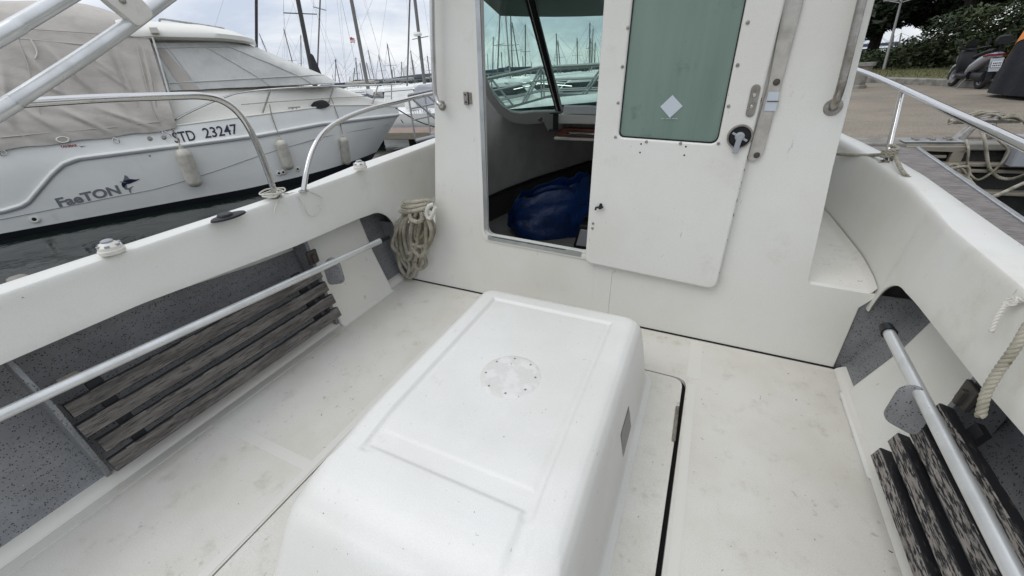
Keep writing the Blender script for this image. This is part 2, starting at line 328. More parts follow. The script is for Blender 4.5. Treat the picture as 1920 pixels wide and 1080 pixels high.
# ================================================================== WATER, QUAY, FAR SETTING
WZL = -.30
solo('water', MB().add([(-900, -300, WZL), (900, -300, WZL), (900, 1500, WZL), (-900, 1500, WZL)], [(0, 1, 2, 3)]), 'water', '', '', kind='structure', origin=(0, 0, WZL))
QY = 5.36; QZ = .40
rows = []
q = MB(); q.add([(.95, QY, QZ), (60, QY - 1, QZ), (60, 120, QZ), (.95, 120, QZ)], [(0, 1, 2, 3)])
solo('quay_ground', q, 'asphalt', '', '', kind='structure', origin=(0, 0, QZ))
# far shore: low wooded hills
hm = MB(); rows = []
for i in range(161):
    a = R_(-75 + i * 150 / 160); d = 420; hgt = .8 + 5.5 * max(0, noise.noise((i * .11, 3.1, 0)) + .25) + 1.6 * abs(noise.noise((i * .9, 1, 0)))
    if abs(i - 44) < 12: hgt += 2.2
    rows.append([Vector((d * math.sin(a) * k, d * math.cos(a) * k, z)) for k, z in ((1, WZL - 1), (1.0, hgt * .6), (1.02, hgt), (1.1, hgt * 1.1), (1.25, WZL))])
hm.grid(rows); solo('hills', hm, 'hill', '', '', kind='structure', origin=(0, 0, WZL), smooth=80)

# quay wall with timbers
r = root('quay_wall', (2.5, QY, WZL), 'dark damp quay wall with pale timber rails below the asphalt edge', 'quay wall')
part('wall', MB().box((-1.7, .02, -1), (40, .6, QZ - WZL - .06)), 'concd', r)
part('coping', MB().box((-1.75, -.03, QZ - WZL - .06), (40, .35, QZ - WZL + .006)), 'conc', r, bev=.012)
for z0, dy in ((.225, 0), (.17, .0), (-.03, -.02)):
    part('timber_rail', MB().box((-.75 if z0 > 0 else -.5, -.10 + dy, z0 - WZL - .018), (30, .0, z0 - WZL + .012)), 'timber', r, bev=.006)

# kerb, verge, planter
ka = Vector((3.62, 16.4)); kb = Vector((6.9, 5.0)); kd = (kb - ka).normalized(); kn = Vector((-kd.y, kd.x))
if kn.x < 0: kn = -kn
def kp(s, o, z): p = ka + kd * s + kn * o; return Vector((p.x, p.y, z))
k = MB(); rows = []
for s in [i * .6 for i in range(-60, 22)]: rows.append([kp(s, 0, QZ - .05), kp(s, 0, QZ + .12), kp(s, .02, QZ + .14), kp(s, .16, QZ + .14), kp(s, .16, QZ - .05)])
k.grid(rows); solo('kerb', k, 'conc', '', '', kind='structure', smooth=30)
g = MB(); rows = []
for i in range(-60, 30):
    s = i * .6; rows.append([kp(s, .155 + o, QZ + .12 + .05 * noise.noise((s * .7, o, 0)) + min(o, 2) * .03) for o in (0, .5, 1, 1.6, 2.2, 6, 30)])
g.grid(rows); solo('verge', g, 'grass', '', '', kind='structure', smooth=80)
gm = MB()
for i in range(9000):
    s = random.uniform(-16, 14); o = random.uniform(.18, 2.4); p = kp(s, o, QZ + .13 + o * .03); h_ = random.uniform(.03, .09); a = random.uniform(0, 6.28); dx = Vector((math.cos(a), math.sin(a), 0)) * .008
    gm.add([p - dx, p + dx, p + Vector((random.uniform(-.03, .03), random.uniform(-.03, .03), h_))], [(0, 1, 2)])
solo('grass', gm, 'grass', 'short dry grass', 'grass', kind='stuff')

def leaves(mb, c, rad, n, size, flat=1.0, seed=0):
    rr = random.Random(seed)
    for _ in range(n):
        while True:
            v = Vector((rr.uniform(-1, 1), rr.uniform(-1, 1), rr.uniform(-1, 1)))
            if .25 < v.length < 1: break
        v = v.normalized() * (v.length ** .5)
        p = Vector(c) + Vector((v.x * rad[0], v.y * rad[1], v.z * rad[2]))
        s = size * rr.uniform(.6, 1.4); a = Vector((rr.uniform(-1, 1), rr.uniform(-1, 1), rr.uniform(-.6, .6) * flat)).normalized(); b = a.cross(Vector((rr.uniform(-1, 1), rr.uniform(-1, 1), 1))).normalized()
        mb.add([p - a * s, p + b * s * .45, p + a * s, p - b * s * .45], [(0, 1, 2, 3)])
# hedge behind the verge
hd = MB(); rr = random.Random(3)
for i in range(420):
    s = rr.uniform(-13, 6); o = 2.35 + rr.uniform(0, 1) ** 1.4 * 2.2
    top = interp(s, ((-24, .62), (-5, .68), (-3.4, .8), (-2.2, 1.12), (-1.2, 1.5), (0, 1.7), (13, 1.9)))
    z = QZ + .05 + rr.uniform(.0, 1) ** .8 * (top - .16); p = kp(s, o, z)
    leaves(hd, p, (.5, .5, .30), 150, .065, seed=i)
rows = []
for i in range(75):
    s = -24.5 + i * .5; top = interp(s, ((-24, .62), (-5, .68), (-3.4, .8), (-2.2, 1.12), (-1.2, 1.5), (0, 1.7), (13, 1.9))) * (.55 + .2 * noise.noise((s * 1.3, 0, 0)))
    rows.append([kp(s, 3.2, QZ + .05), kp(s, 3.1, QZ + .05 + top * .55), kp(s, 3.3, QZ + .05 + top * .95), kp(s, 3.8, QZ + .05 + top * 1.05), kp(s, 4.5, QZ + .05 + top * .6), kp(s, 4.6, QZ)])
hd.grid(rows)
solo('hedge', hd, 'leaf2', 'dense dark green hedge running behind the kerb and grass verge', 'hedge')
# umbrella pines
def pine(i, base, hgt, spread, label, lean=.3):
    b = Vector(base); r = root('pine_tree', b, label, 'tree', 'pines behind the hedge')
    rr = random.Random(50 + i); t = MB(); top = Vector((lean, rr.uniform(-.3, .3), hgt * .72)); pts = spl([(0, 0, -.3), (lean * .2, .05, hgt * .3), (lean * .7, 0, hgt * .52), top], 5)
    t.tube(pts, [lerp(.24, .10, j / (len(pts) - 1)) for j in range(len(pts))], 9); part('trunk', t, 'bark', r)
    lm = MB(); cr = MB()
    for j in range(26 if i > 1 else 20):
        a = rr.uniform(0, 6.28); d = spread * rr.uniform(.15, 1); e = Vector((lean + math.cos(a) * d, math.sin(a) * d, hgt * rr.uniform(.20 if i > 1 else .32, 1.0) + (.12 * hgt * (1 - d / spread))))
        st = pts[rr.randint(len(pts) // 2, len(pts) - 1)]; lm.tube(spl([st, (st + e) / 2 + Vector((0, 0, .15)), e], 3), [.07, .065, .05, .045, .04, .03, .02], 6)
        leaves(cr, e, (spread * .40, spread * .40, spread * .20), 620, .13, seed=i * 100 + j)
        leaves(cr, e + Vector((rr.uniform(-.8, .8), rr.uniform(-.8, .8), rr.uniform(-.4, .6))), (spread * .30, spread * .30, spread * .17), 380, .12, seed=i * 100 + j + 50)
    part('limb', lm, 'bark', r); part('crown', cr, 'leaf1', r, smooth=10)
pine(0, (5.75, 24.5, QZ), 4.6, 2.5, 'dark pine whose bare trunk shows just behind the lamp post', .2)
pine(1, (7.5, 21.5, QZ), 5.0, 2.8, 'dark pine rising from the hedge between lamp post and scooter', -.3)
pine(2, (9.4, 19.0, QZ), 5.6, 3.2, 'broad dark pine filling the sky above the scooter', .3)
pine(3, (11.0, 15.0, QZ), 5.6, 3.4, 'dark pine nearest the right edge, above the covered motorcycle', 0)

# ================================================================== QUAYSIDE THINGS
# street lamp with an open ring head
LY = 19.0; l0 = wy_((1652, 146), LY); l1 = wy_((1691, -2), LY); l0.z = QZ + .1
r = root('street_lamp', l0, 'tall thin pale lamp post with a ring head, right of the wheelhouse', 'street lamp')
v = l1 - l0; part('post', MB().tube([(0, 0, 0), v * .5, v * 1.0], [.045, .036, .03], 10), 'mastw', r)
ring = MB()
for rad, z in ((.43, .0), (.28, .07)):
    ring.tube([v + Vector((rad * math.cos(a), rad * math.sin(a), z)) for a in [i * math.pi / 16 for i in range(33)]], .022, 6, False)
for a in (0, 2.09, 4.19): ring.tube([v + Vector((0, 0, -.1)), v + Vector((.43 * math.cos(a), .43 * math.sin(a), 0))], .014, 6)
part('lamp_ring', ring, 'mastw', r)
# planter / low concrete post by the cabin edge
p0 = wz_((1605, 166), QZ)
r = root('stone_planter', p0, 'pale flared stone planter half hidden by the wheelhouse edge', 'planter')
part('bowl', MB().lathe([(0, 0), (.20, 0), (.19, .06), (.15, .09), (.155, .22), (.20, .46), (.24, .49), (.24, .56), (.21, .56), (.19, .52), (0, .52)], n=20), 'conc', r)
part('soil', MB().lathe([(0, .53), (.2, .53)], n=20), 'soil', r)

# scooter
def scooter(loc, yaw, roll):
    Mx = Matrix.Translation(Vector(loc)) @ Matrix.Rotation(yaw, 4, 'Z') @ Matrix.Rotation(roll, 4, 'X') @ Matrix.Scale(.69, 4)
    r = root('scooter', (0, 0, 0), 'silver and black motor scooter parked by the kerb, tail toward the quay', 'scooter', M4=Mx)
    def wheel(x, rad, nm):
        wl = MB(); m4 = Matrix.Translation((x, 0, rad)) @ Matrix.Rotation(math.pi / 2, 4, 'X')
        o = part(nm, wl.lathe([(rad * .62, -.05), (rad * .85, -.065), (rad * .97, -.045), (rad, 0), (rad * .97, .045), (rad * .85, .065), (rad * .62, .05), (rad * .62, -.05)], m4, 26), 'tyre', r)
        rm = MB().lathe([(rad * .62, -.045), (rad * .55, -.03), (rad * .55, .03), (rad * .62, .045)], m4, 26)
        for k in range(5):
            a = k * 2 * math.pi / 5; rm.tube([Vector((x, 0, rad)), Vector((x + math.cos(a) * rad * .58, 0, rad + math.sin(a) * rad * .58))], .02, 6)
        rm.lathe([(0, -.06), (.05, -.06), (.05, .06), (0, .06)], m4, 12); part('rim', rm, 'greypl', o)
        br = MB().lathe([(rad * .25, .06), (rad * .45, .06), (rad * .45, .066), (rad * .25, .066)], m4, 20); part('brake_disc', br, 'steelw', o)
    wheel(1.45, .30, 'wheel'); wheel(0, .28, 'wheel')
    def loft(secs, nm, mat, n=16, p=2.5):
        rows = []
        for (x, zc, hw, hh) in secs:
            rows.append([Vector((x, hw * math.copysign(abs(math.cos(a)) ** (2 / p), math.cos(a)), zc + hh * math.copysign(abs(math.sin(a)) ** (2 / p), math.sin(a)))) for a in [2 * math.pi * k / n for k in range(n)]])
        m = MB().grid(rows, True); m.f.append(tuple(range(n))); m.f.append(tuple(range(len(rows) * n - n, len(rows) * n))[::-1]); return part(nm, m, mat, r, smooth=50)
    loft([(-.32, .86, .07, .05), (-.22, .84, .15, .09), (0, .78, .20, .13), (.25, .68, .20, .17), (.5, .55, .20, .15), (.62, .45, .18, .12)], 'rear_fairing', 'silver')
    loft([(.45, .36, .19, .12), (.7, .32, .20, .10), (1.05, .34, .19, .11), (1.15, .45, .17, .14)], 'footboard', 'black')
    loft([(1.02, .42, .19, .12), (1.12, .66, .23, .22), (1.2, .86, .22, .18), (1.28, .98, .16, .08)], 'leg_shield', 'black')
    loft([(1.15, .80, .21, .12), (1.3, .80, .19, .16), (1.42, .74, .12, .14), (1.5, .68, .05, .06)], 'front_fairing', 'silver')
    loft([(1.2, .58, .07, .03), (1.42, .63, .08, .035), (1.65, .56, .07, .03), (1.78, .40, .05, .02)], 'front_mudguard', 'plate')
    loft([(-.15, .97, .12, .04), (.05, .95, .15, .06), (.35, .88, .16, .06), (.62, .82, .13, .06), (.75, .80, .08, .04)], 'seat', 'black')
    loft([(-.30, 1.20, .16, .10), (-.24, 1.20, .18, .13), (-.17, 1.18, .15, .10)], 'backrest', 'black', p=3)
    part('backrest_bracket', MB().tube([(-.2, 0, .95), (-.24, 0, 1.12)], .03, 8), 'black', r)
    loft([(-.20, .34, .16, .13), (.1, .32, .15, .14), (.4, .35, .14, .12)], 'engine', 'black')
    tl = MB(); rows = []
    for x, y, z in ((-.05, .215, .84), (-.22, .18, .87), (-.345, .07, .87), (-.345, -.07, .87), (-.22, -.18, .87), (-.05, -.215, .84)): rows.append([(x, y, z - .028), (x, y, z + .022)])
    part('tail_light', tl.grid(rows), 'redl', r, solid=.012)
    part('number_plate_holder', MB().hexa([Vector(p) for p in ((-.36, -.12, .45), (-.36, .12, .45), (-.34, .12, .45), (-.34, -.12, .45), (-.30, -.14, .78), (-.30, .14, .78), (-.27, .14, .78), (-.27, -.14, .78))]), 'silver', r, bev=.01)
    pl = part('number_plate', MB().hexa([Vector(p) for p in ((-.372, -.10, .56), (-.372, .10, .56), (-.362, .10, .56), (-.362, -.10, .56), (-.345, -.10, .70), (-.345, .10, .70), (-.335, .10, .70), (-.335, -.10, .70))]), 'plate', r)
    ch = MB()
    for zz in (.585, .64):
        for yy in (-.075, -.04, 0, .035, .07):
            for sg in (-1, 1): ch.box((-.378 + (zz - .56) * .19, yy + sg * .006 - .003, zz), (-.366 + (zz - .56) * .19, yy + sg * .006 + .003, zz + .032))
            ch.box((-.378 + (zz - .56) * .19, yy - .006, zz + .012), (-.366 + (zz - .56) * .19, yy + .006, zz + .017))
    part('characters', ch, 'black', pl)
    part('exhaust', MB().tube([(.3, -.2, .3), (.0, -.24, .34), (-.35, -.25, .42)], [.04, .07, .075], 14), 'steelw', r)
    part('exhaust_tip', MB().lathe([(.04, 0), (.085, 0), (.085, .03), (.04, .03), (.04, 0)], frame_of((-.35, -.25, .42), (-1, 0, .2))), 'steel', r)
    part('handlebar', MB().tube(spl([(1.0, .36, 1.06), (1.1, .2, 1.04), (1.14, 0, 1.0), (1.1, -.2, 1.04), (1.0, -.36, 1.06)], 4), .022, 8), 'black', r)
    for s in (-1, 1):
        st = part('mirror', MB().lathe([(0, 0), (.06, .0), (.065, .02), (.035, .04), (0, .045)], frame_of((1.08, s * .32, 1.20), (1, 0, 0)) @ Matrix.Diagonal((.7, 1.2, 1, 1)), 16), 'black', r)
        part('stalk', MB().tube([(1.06, s * .27, 1.05), (1.1, s * .33, 1.22)], .01, 6), 'black', st)
    wsr = [[Vector((1.26 - .12 * v_, .17 * u * (1 - .25 * v_), .98 + .30 * v_ - .04 * u * u)) for u in (-1, -.5, 0, .5, 1)] for v_ in (0, .33, .66, 1)]
    part('windshield', MB().grid(wsr), 'glassd', r, solid=.006)
    part('side_stand', MB().tube([(.5, .12, .3), (.42, .3, .02)], .015, 6), 'steelw', r)
sp = wz_((1834, 167), QZ)
scooter(sp, R_(94), R_(-1))
# covered motorcycle
cp = wz_((2050, 190), QZ)
Mx = Matrix.Translation(cp) @ Matrix.Rotation(R_(100), 4, 'Z')
r = root('covered_motorcycle', (0, 0, 0), 'large motorcycle under a black cover with an orange stripe, cut by the right edge', 'motorcycle', M4=Mx)
rows = []; n = 26
def covp(x, a):
    hh = interp(x, ((-.75, .25), (-.6, .85), (-.35, 1.30), (.1, 1.45), (.6, 1.32), (1.0, 1.36), (1.3, 1.05), (1.55, .6), (1.65, .3)))
    hw = interp(x, ((-.75, .10), (-.5, .34), (0, .46), (.6, .44), (1.1, .42), (1.4, .3), (1.65, .08)))
    z = hh * max(0, math.sin(a)) ** .55
    wv = 1 + .08 * noise.noise((x * 4, a * 3, 0)); return Vector((x, -hw * math.copysign(abs(math.cos(a)) ** .7, math.cos(a)) * (1 + .15 * (1 - math.sin(a))) * wv, max(.06, z * wv)))
X = [-.75 + i * 2.4 / 44 for i in range(45)]
part('cover', MB().grid([[covp(x, math.pi * j / n) for j in range(n + 1)] for x in X]), 'cover', r, smooth=60, solid=-.01)
st = MB().grid([[covp(x, math.pi * (.80 + u)) + Vector((0, .012, .012)) for u in (-.07, -.035, 0, .035, .07)] for x in X[3:-3]])
part('orange_stripe', st, 'orange', r, solid=-.006)
for x in (-.25, 1.25):
    part('wheel', MB().lathe([(.18, -.07), (.27, -.08), (.31, 0), (.27, .08), (.18, .07), (.18, -.07)], Matrix.Translation((x, 0, .31)) @ Matrix.Rotation(math.pi / 2, 4, 'X'), 24), 'tyre', r)
# white helmet box thing between the two: a white side case
hc = wz_((1893, 172), QZ); hc.z = QZ
# bollard-cleat on the quay edge with ropes
cl = wz_((1826, 262), QZ)
r = root('mooring_cleat', cl, 'weathered steel horn cleat on the quay edge, wrapped in old rope', 'cleat')
m = MB()
m.hexa([Vector(p) for p in ((-.16, -.05, 0), (-.08, -.05, 0), (-.08, .05, 0), (-.16, .05, 0), (-.07, -.03, .16), (-.01, -.03, .16), (-.01, .03, .16), (-.07, .03, .16))])
m.hexa([Vector(p) for p in ((.10, -.05, 0), (.18, -.05, 0), (.18, .05, 0), (.10, .05, 0), (.03, -.03, .16), (.09, -.03, .16), (.09, .03, .16), (.03, .03, .16))])
part('legs', m, 'steelw', r, bev=.01); part('horn', MB().tube([(-.24, 0, .17), (-.12, 0, .18), (.12, 0, .18), (.26, 0, .17)], [.025, .035, .035, .025], 10), 'steelw', r)
part('base_plate', MB().box((-.22, -.07, -.002), (.24, .07, .012)), 'steelw', r, bev=.004)

def laid_rope(path, rad, pitch=None, strands=3, n=6, step=None):
    """a twisted rope: strands wound round a path"""
    P = spl(path, 10); pitch = pitch or rad * 5; L_ = [0]
    for a, b in zip(P, P[1:]): L_.append(L_[-1] + (b - a).length)
    tot = L_[-1]; step = step or pitch / 9; N = max(8, int(tot / step)); pts = []; j = 0
    for i in range(N + 1):
        s = tot * i / N
        while j < len(L_) - 2 and L_[j + 1] < s: j += 1
        t = (s - L_[j]) / max(1e-9, L_[j + 1] - L_[j]); pts.append(P[j].lerp(P[j + 1], min(1, t)))
    nr = None; fr = []
    for i, p in enumerate(pts):
        t = (pts[min(i + 1, N)] - pts[max(i - 1, 0)]).normalized()
        if nr is None: nr = t.orthogonal().normalized()
        nr = (nr - t * nr.dot(t)).normalized(); fr.append((p, nr.copy(), t.cross(nr), tot * i / N))
    mb = MB()
    for k in range(strands):
        mb.tube([p + (a * math.cos(2 * math.pi * (s / pitch + k / strands)) + b * math.sin(2 * math.pi * (s / pitch + k / strands))) * rad * .52 for p, a, b, s in fr], rad * .56, n)
    return mb
def wq(p, y): return wy_(p, y)
# ropes around the cleat
wr = MB()
for i in range(7):
    a = cl + Vector((-.25 + .02 * i, -.05 + .015 * i, .15 + .02 * (i % 3))); b_ = cl + Vector((.12 + .02 * (i % 4), .05 - .015 * i, .19 + .02 * ((i + 1) % 3)))
    m_ = (a + b_) / 2 + Vector((0, -.06 if i % 2 else .06, .05)); q_ = laid_rope([a, m_, b_], .010, n=5); wr.v += []; wr.add(q_.v, q_.f)
for i in range(3):
    a = cl + Vector((.10, -.05, .20)); b_ = cl + Vector((.33, -.03 + .03 * i, .10 + .02 * i)); q_ = laid_rope([a, (a + b_) / 2 + Vector((0, 0, .05)), b_], .010, n=5); wr.add(q_.v, q_.f)
solo('mooring_rope', wr, 'rope', 'old rope wound in turns around the horn of the quay cleat', 'rope', group='ropes at the quay cleat')
yq = QY - .12
def hang(pts, rad, lab, y0=yq):
    P_ = [wy_(p[:2], y0 + (p[2] if len(p) > 2 else 0)) for p in pts]; solo('mooring_rope', laid_rope(P_, rad, n=6), 'rope', lab, 'rope', group='ropes at the quay cleat')
hang([(1838, 240, .1), (1846, 262), (1850, 290), (1855, 315), (1872, 332), (1900, 335, -.1), (1935, 322, -.3)], .014, 'thick pale rope from the quay cleat looping away at the right edge')
hang([(1868, 245, .1), (1872, 262), (1888, 278), (1888, 292), (1872, 312), (1850, 330), (1832, 337), (1818, 325), (1814, 305), (1816, 280), (1812, 262, .1)], .010, 'thinner rope hanging in a closed loop from the cleat down the quay wall')
hang([(1850, 374, -1.6), (1880, 362, -1.3), (1905, 350, -1.0), (1940, 335, -.9)], .013, 'lowest rope, rising rightward from behind the gangway edge over dark water', QY)
# rope bundle on the gangway edge
rb = MB(); rr = random.Random(9); c0 = wy_((1773, 320), 4.75)
for i in range(12):
    a = c0 + Vector((rr.uniform(-.16, -.02), rr.uniform(-.1, .1), rr.uniform(.0, .06))); b_ = c0 + Vector((rr.uniform(.02, .2), rr.uniform(-.1, .1), rr.uniform(-.16, -.02)))
    q_ = laid_rope([a, (a + b_) / 2 + Vector((rr.uniform(-.05, .05), 0, rr.uniform(.0, .09))), b_, b_ + Vector((rr.uniform(-.1, .1), 0, -.08))], .011, n=5); rb.add(q_.v, q_.f)
solo('rope_bundle', rb, 'rope', 'tangled bundle of frayed grey rope at the gangway edge', 'rope bundle')

# gangway (finger) alongside the boat
r = root('gangway', (1.4, 5.3, WZL), 'grey grained gangway from the quay alongside the starboard gunwale', 'gangway')
gz = QZ - .03 - WZL; o = Vector((1.4, 5.3, WZL))
def G(x, y, z): return Vector((x, y, z)) - o
d = MB(); rows = []
for i in range(21):
    y = 5.42 - i * .24; xr = 1.90 - (5.51 - y) * .098; xl_ = .965; rows.append([G(xl_, y, QZ - .03), G(xr - .35, y, QZ - .024), G(xr - .02, y, QZ - .03)])
part('deck', d.grid(rows), 'gang', r, solid=.03)
for sgn, nm in ((0, 'edge_rail'),):
    e = MB()
    ya, yb = 5.42, .6; xa = 1.90 - (5.51 - ya) * .098 + sgn; xb = 1.90 - (5.51 - yb) * .098 + sgn
    e.hexa([G(xa - .02, ya, QZ - .12), G(xa + .012, ya, QZ - .12), G(xb + .012, yb, QZ - .12), G(xb - .02, yb, QZ - .12), G(xa - .02, ya, QZ - .018), G(xa + .012, ya, QZ - .018), G(xb + .012, yb, QZ - .018), G(xb - .02, yb, QZ - .018)])
    part(nm, e, 'alu', r, bev=.004)
for k in range(2):
    yy = 4.2 - k * 2.2; part('float', MB().box(tuple(G(.95, yy - 1, -.45)), tuple(G(1.5, yy, QZ - .14))), 'conc', r, bev=.03)
# hinge plate and bracket joining it to the quay
hp = wz_((1745, 268), QZ)
hq_ = hp - o; mv = lambda m_: tfm(m_, lambda v: v + hq_)
r2 = part('hinge', mv(MB().box((-.22, -.06, .012), (.22, .10, .026))), 'alu', r, bev=.003)
for x in (-.12, 0, .12):
    for y_ in (-.02, .06): part('bolt', mv(MB().lathe([(0, .026), (.022, .026), (.022, .042), (.018, .046), (0, .046)], Matrix.Translation((x, y_, 0)), 8)), 'steelw', r2)
fr = MB(); fr.box((-.20, -.10, -.06), (.24, -.03, -.015)); fr.box((.15, -.10, -.36), (.24, -.03, -.06)); fr.box((-.1, -.08, -.13), (.13, -.05, -.10)); part('hinge_frame', mv(fr), 'timber', r, bev=.008)
# grey box panel at right of the quay wall
bp = wy_((1898, 290), 5.2)
solo('dock_box', MB().box(tuple(bp + Vector((0, -.05, -.10))), tuple(bp + Vector((.9, .12, .16)))), 'greypl', 'pale grey metal dock box at the right edge, hanging on the quay wall', 'dock box', bev=.01)

# ================================================================== OUR BOAT
boat = root('fishing_boat', (0, 0, 0), 'white fishing boat in the foreground with its wheelhouse doorway open', 'boat', M4=MBOAT)
def zlow(y, arch=True):
    b = interp(y, ((-.6, .575), (.5, .57), (1.1, .528), (1.5, .52), (1.60, .512)))
    if not arch: return b
    if y <= 1.60: return b
    if y <= 1.79: t = (y - 1.60) / .19; return lerp(.315, .512, math.sqrt(max(0, 1 - t * t)))
    return .315
ST = dict(inn=((-.8, .720), (1.6, .725), (1.83, .752), (2.05, .770), (2.25, .768), (2.66, .735), (2.95, .690), (3.4, .60), (4.2, .35), (5.0, -.05)),
          out=((-.8, .835), (1.8, .842), (2.2, .846), (2.5, .822), (2.86, .765), (3.05, .725), (3.5, .64), (4.3, .40), (5.1, .0)),
          low=((-.8, .695), (1.6, .70), (2.1, .715), (2.66, .68), (2.95, .64), (3.4, .55), (4.2, .30), (5.0, -.08)))
PT = dict(inn=((-.8, -1.690), (1.0, -1.675), (1.6, -1.668), (2.4, -1.70), (3.0, -1.64), (3.6, -1.48), (4.3, -1.2), (5.0, -.85)),
          out=((-.8, -1.765), (.3, -1.758), (1.0, -1.735), (1.27, -1.73), (1.68, -1.785), (2.4, -1.79), (3.0, -1.74), (3.6, -1.58), (4.3, -1.28), (5.1, -.9)),
          low=((-.8, -1.655), (1.6, -1.648), (2.4, -1.665), (3.0, -1.60), (3.6, -1.44), (4.3, -1.15), (5.0, -.8)))
def zsheer(y): return interp(y, ((-1, .745), (1.0, .748), (1.6, .755), (2.3, .765), (3.0, .785), (5, .87)))
def side(T, s, name):
    ys = [-.8 + .04 * i for i in range(60)] + [1.60 + .012 * i for i in range(17)] + [1.81 + .06 * i for i in range(54)]
    rows = []; orow = []
    for y in ys:
        xi, xo, xl = interp(y, T['inn']), interp(y, T['out']), interp(y, T['low']); zs = zsheer(y); z0 = zlow(y)
        pr = [(lerp(xl, xi, 0), z0)] + [(lerp(xl, xi, f * .62), lerp(z0, zs - .05, f)) for f in (.25, .5, .75, 1)]
        xa = lerp(xl, xi, .62)
        for k in range(1, 6):
            a = k / 5 * math.pi / 2; pr.append((lerp(xa, xi, 1) + (xa - xi) * math.cos(a) , zs - .05 + .046 * math.sin(a)))
        pr += [(lerp(xi, xo, .5), zs), (xo - s * .010, zs), (xo - s * .001, zs - .008), (xo + s * .003, zs - .03), (xo + s * .07, zs - .09), (xo + s * .10, .35), (xo + s * .07, -.1), (xo - s * .1, -.5)]
        rows.append([Vector((x, y, z)) for x, z in pr])
    part(name, MB().grid(rows), 'gel', boat, smooth=55, solid=.009 if s > 0 else .009)
side(ST, 1, 'starboard_gunwale'); side(PT, -1, 'port_gunwale')
# inner hull skin behind the pockets (grey flecked paint)
for s, nm, xf, x2, x3 in ((-1, 'hull_lining', -1.725, -1.79, -1.825), (1, 'hull_lining', .745, .83, .905)):
    rows = []
    for i in range(40):
        y = -.8 + i * .0688; rows.append([Vector((xf - s * .03, y, .02)), Vector((xf + s * .0, y, .05)), Vector((lerp(xf, x3, .5), y, .25)), Vector((x3, y, .50)), Vector((x3, y, .70))])
    part(nm, MB().grid(rows), 'speck', boat, smooth=60)
# cockpit sole in panels with real joints
def slab(x0, x1, y0, y1, z=0.0, t=.02): return MB().box((x0, y0, z - t), (x1, y1, z))
part('under_sole', slab(-1.75, .80, -1.2, 1.9, -.03), 'dark', boat)
rp = round_poly([(-1.69, -1.2), (-1.063, -1.2), (-1.063, 1.485), (.108, 1.485), (.088, -1.2), (.72, -1.2), (.72, 1.797), (-1.69, 1.797)], [0, 0, .03, .05, 0, 0, 0, 0])
part('cockpit_sole', tfm(plate(rp, (), .02, .002), lambda v: Vector((v.x, v.y, v.z - .02))), 'sole', boat)
rp = round_poly([(-1.056, -1.2), (.072, -1.2), (.093, 1.476), (-1.056, 1.476)], [0, 0, .05, .03])
hatch = part('engine_hatch', tfm(plate(rp, (), .02, .003), lambda v: Vector((v.x, v.y, v.z - .018))), 'sole', boat)
part('hinge', MB().tube([(.087, 1.12, .004), (.085, 1.30, .004)], .007, 8), 'steelw', hatch)
part('hinge', MB().tube([(.075, -.12, .004), (.078, .06, .004)], .007, 8), 'steelw', hatch)
# smooth moulded bands between the non-slip fields
ln = MB()
ln.box((-1.62, .485, .0), (-1.10, .525, .0016)); ln.box((.115, -1, .0), (.145, 1.46, .0016)); ln.box((.105, 1.50, 0), (.16, 1.78, .0016)); ln.box((-1.66, -1, 0), (-1.62, 1.7, .0016)); ln.box((-1.1, -1, 0), (-1.07, 1.45, .0016))
part('smooth_band', ln, 'soleline', boat)
# coving where sole meets the sides
for s, x0, y1 in ((-1, -1.662, 1.79), (1, .690, 1.79)):
    rows = []
    for i in range(48):
        y = -.9 + (y1 + .9) * i / 47 + (.025 if i == 35 else 0); rows.append([Vector((x0 + s * .062 * (1 - math.cos(a)) * 1.0, y, .001 + .034 * math.sin(a) ** 1.4)) for a in [k * math.pi / 2 / 7 for k in range(8)]])
    part('coving', MB().grid(rows), 'soleline', boat, smooth=70)
YB_ = 1.805
# white pillars between the pockets
def pillar(pts_base, pts_top, yf, yb, s):
    m = MB(); rows = []
    prof = [(0, 0), (.02, .015), (.03, .06), (.5, .5), (1, 1)]
    xb, xt, zt = pts_base, pts_top, .56
    P = [(xb - s * .030, .003), (xb - s * .016, .007), (xb - s * .005, .02), (xb + s * .002, .05), (lerp(xb, xt, .5), .26), (lerp(xb, xt, .95), zt)]
    ring = lambda y: [Vector((x, y, z)) for x, z in P]
    back = lambda y: [Vector((x + s * .04, y, z)) for x, z in P]
    m.grid([back(yf), ring(yf), ring(yf + .01), ring(lerp(yf, yb, .5)), ring(yb - .01), ring(yb), back(yb)])
    return m
part('bulkhead_return', MB().add([(.60, YB_ + .012, -.01), (.90, YB_ + .012, -.01), (.90, YB_ + .012, .38), (.60, YB_ + .012, .38)], [(0, 1, 2, 3)]), 'speck', boat)
part('bulkhead_return', MB().add([(-1.90, YB_ + .012, -.01), (-1.60, YB_ + .012, -.01), (-1.60, YB_ + .012, .38), (-1.90, YB_ + .012, .38)], [(0, 1, 2, 3)]), 'speck', boat)
part('side_pillar', pillar(-1.650, -1.80, 1.215, 1.635, -1), 'gel', boat, bev=.008)
part('side_pillar', pillar(.712, .868, 1.215, 1.640, 1), 'gel', boat, bev=.008)
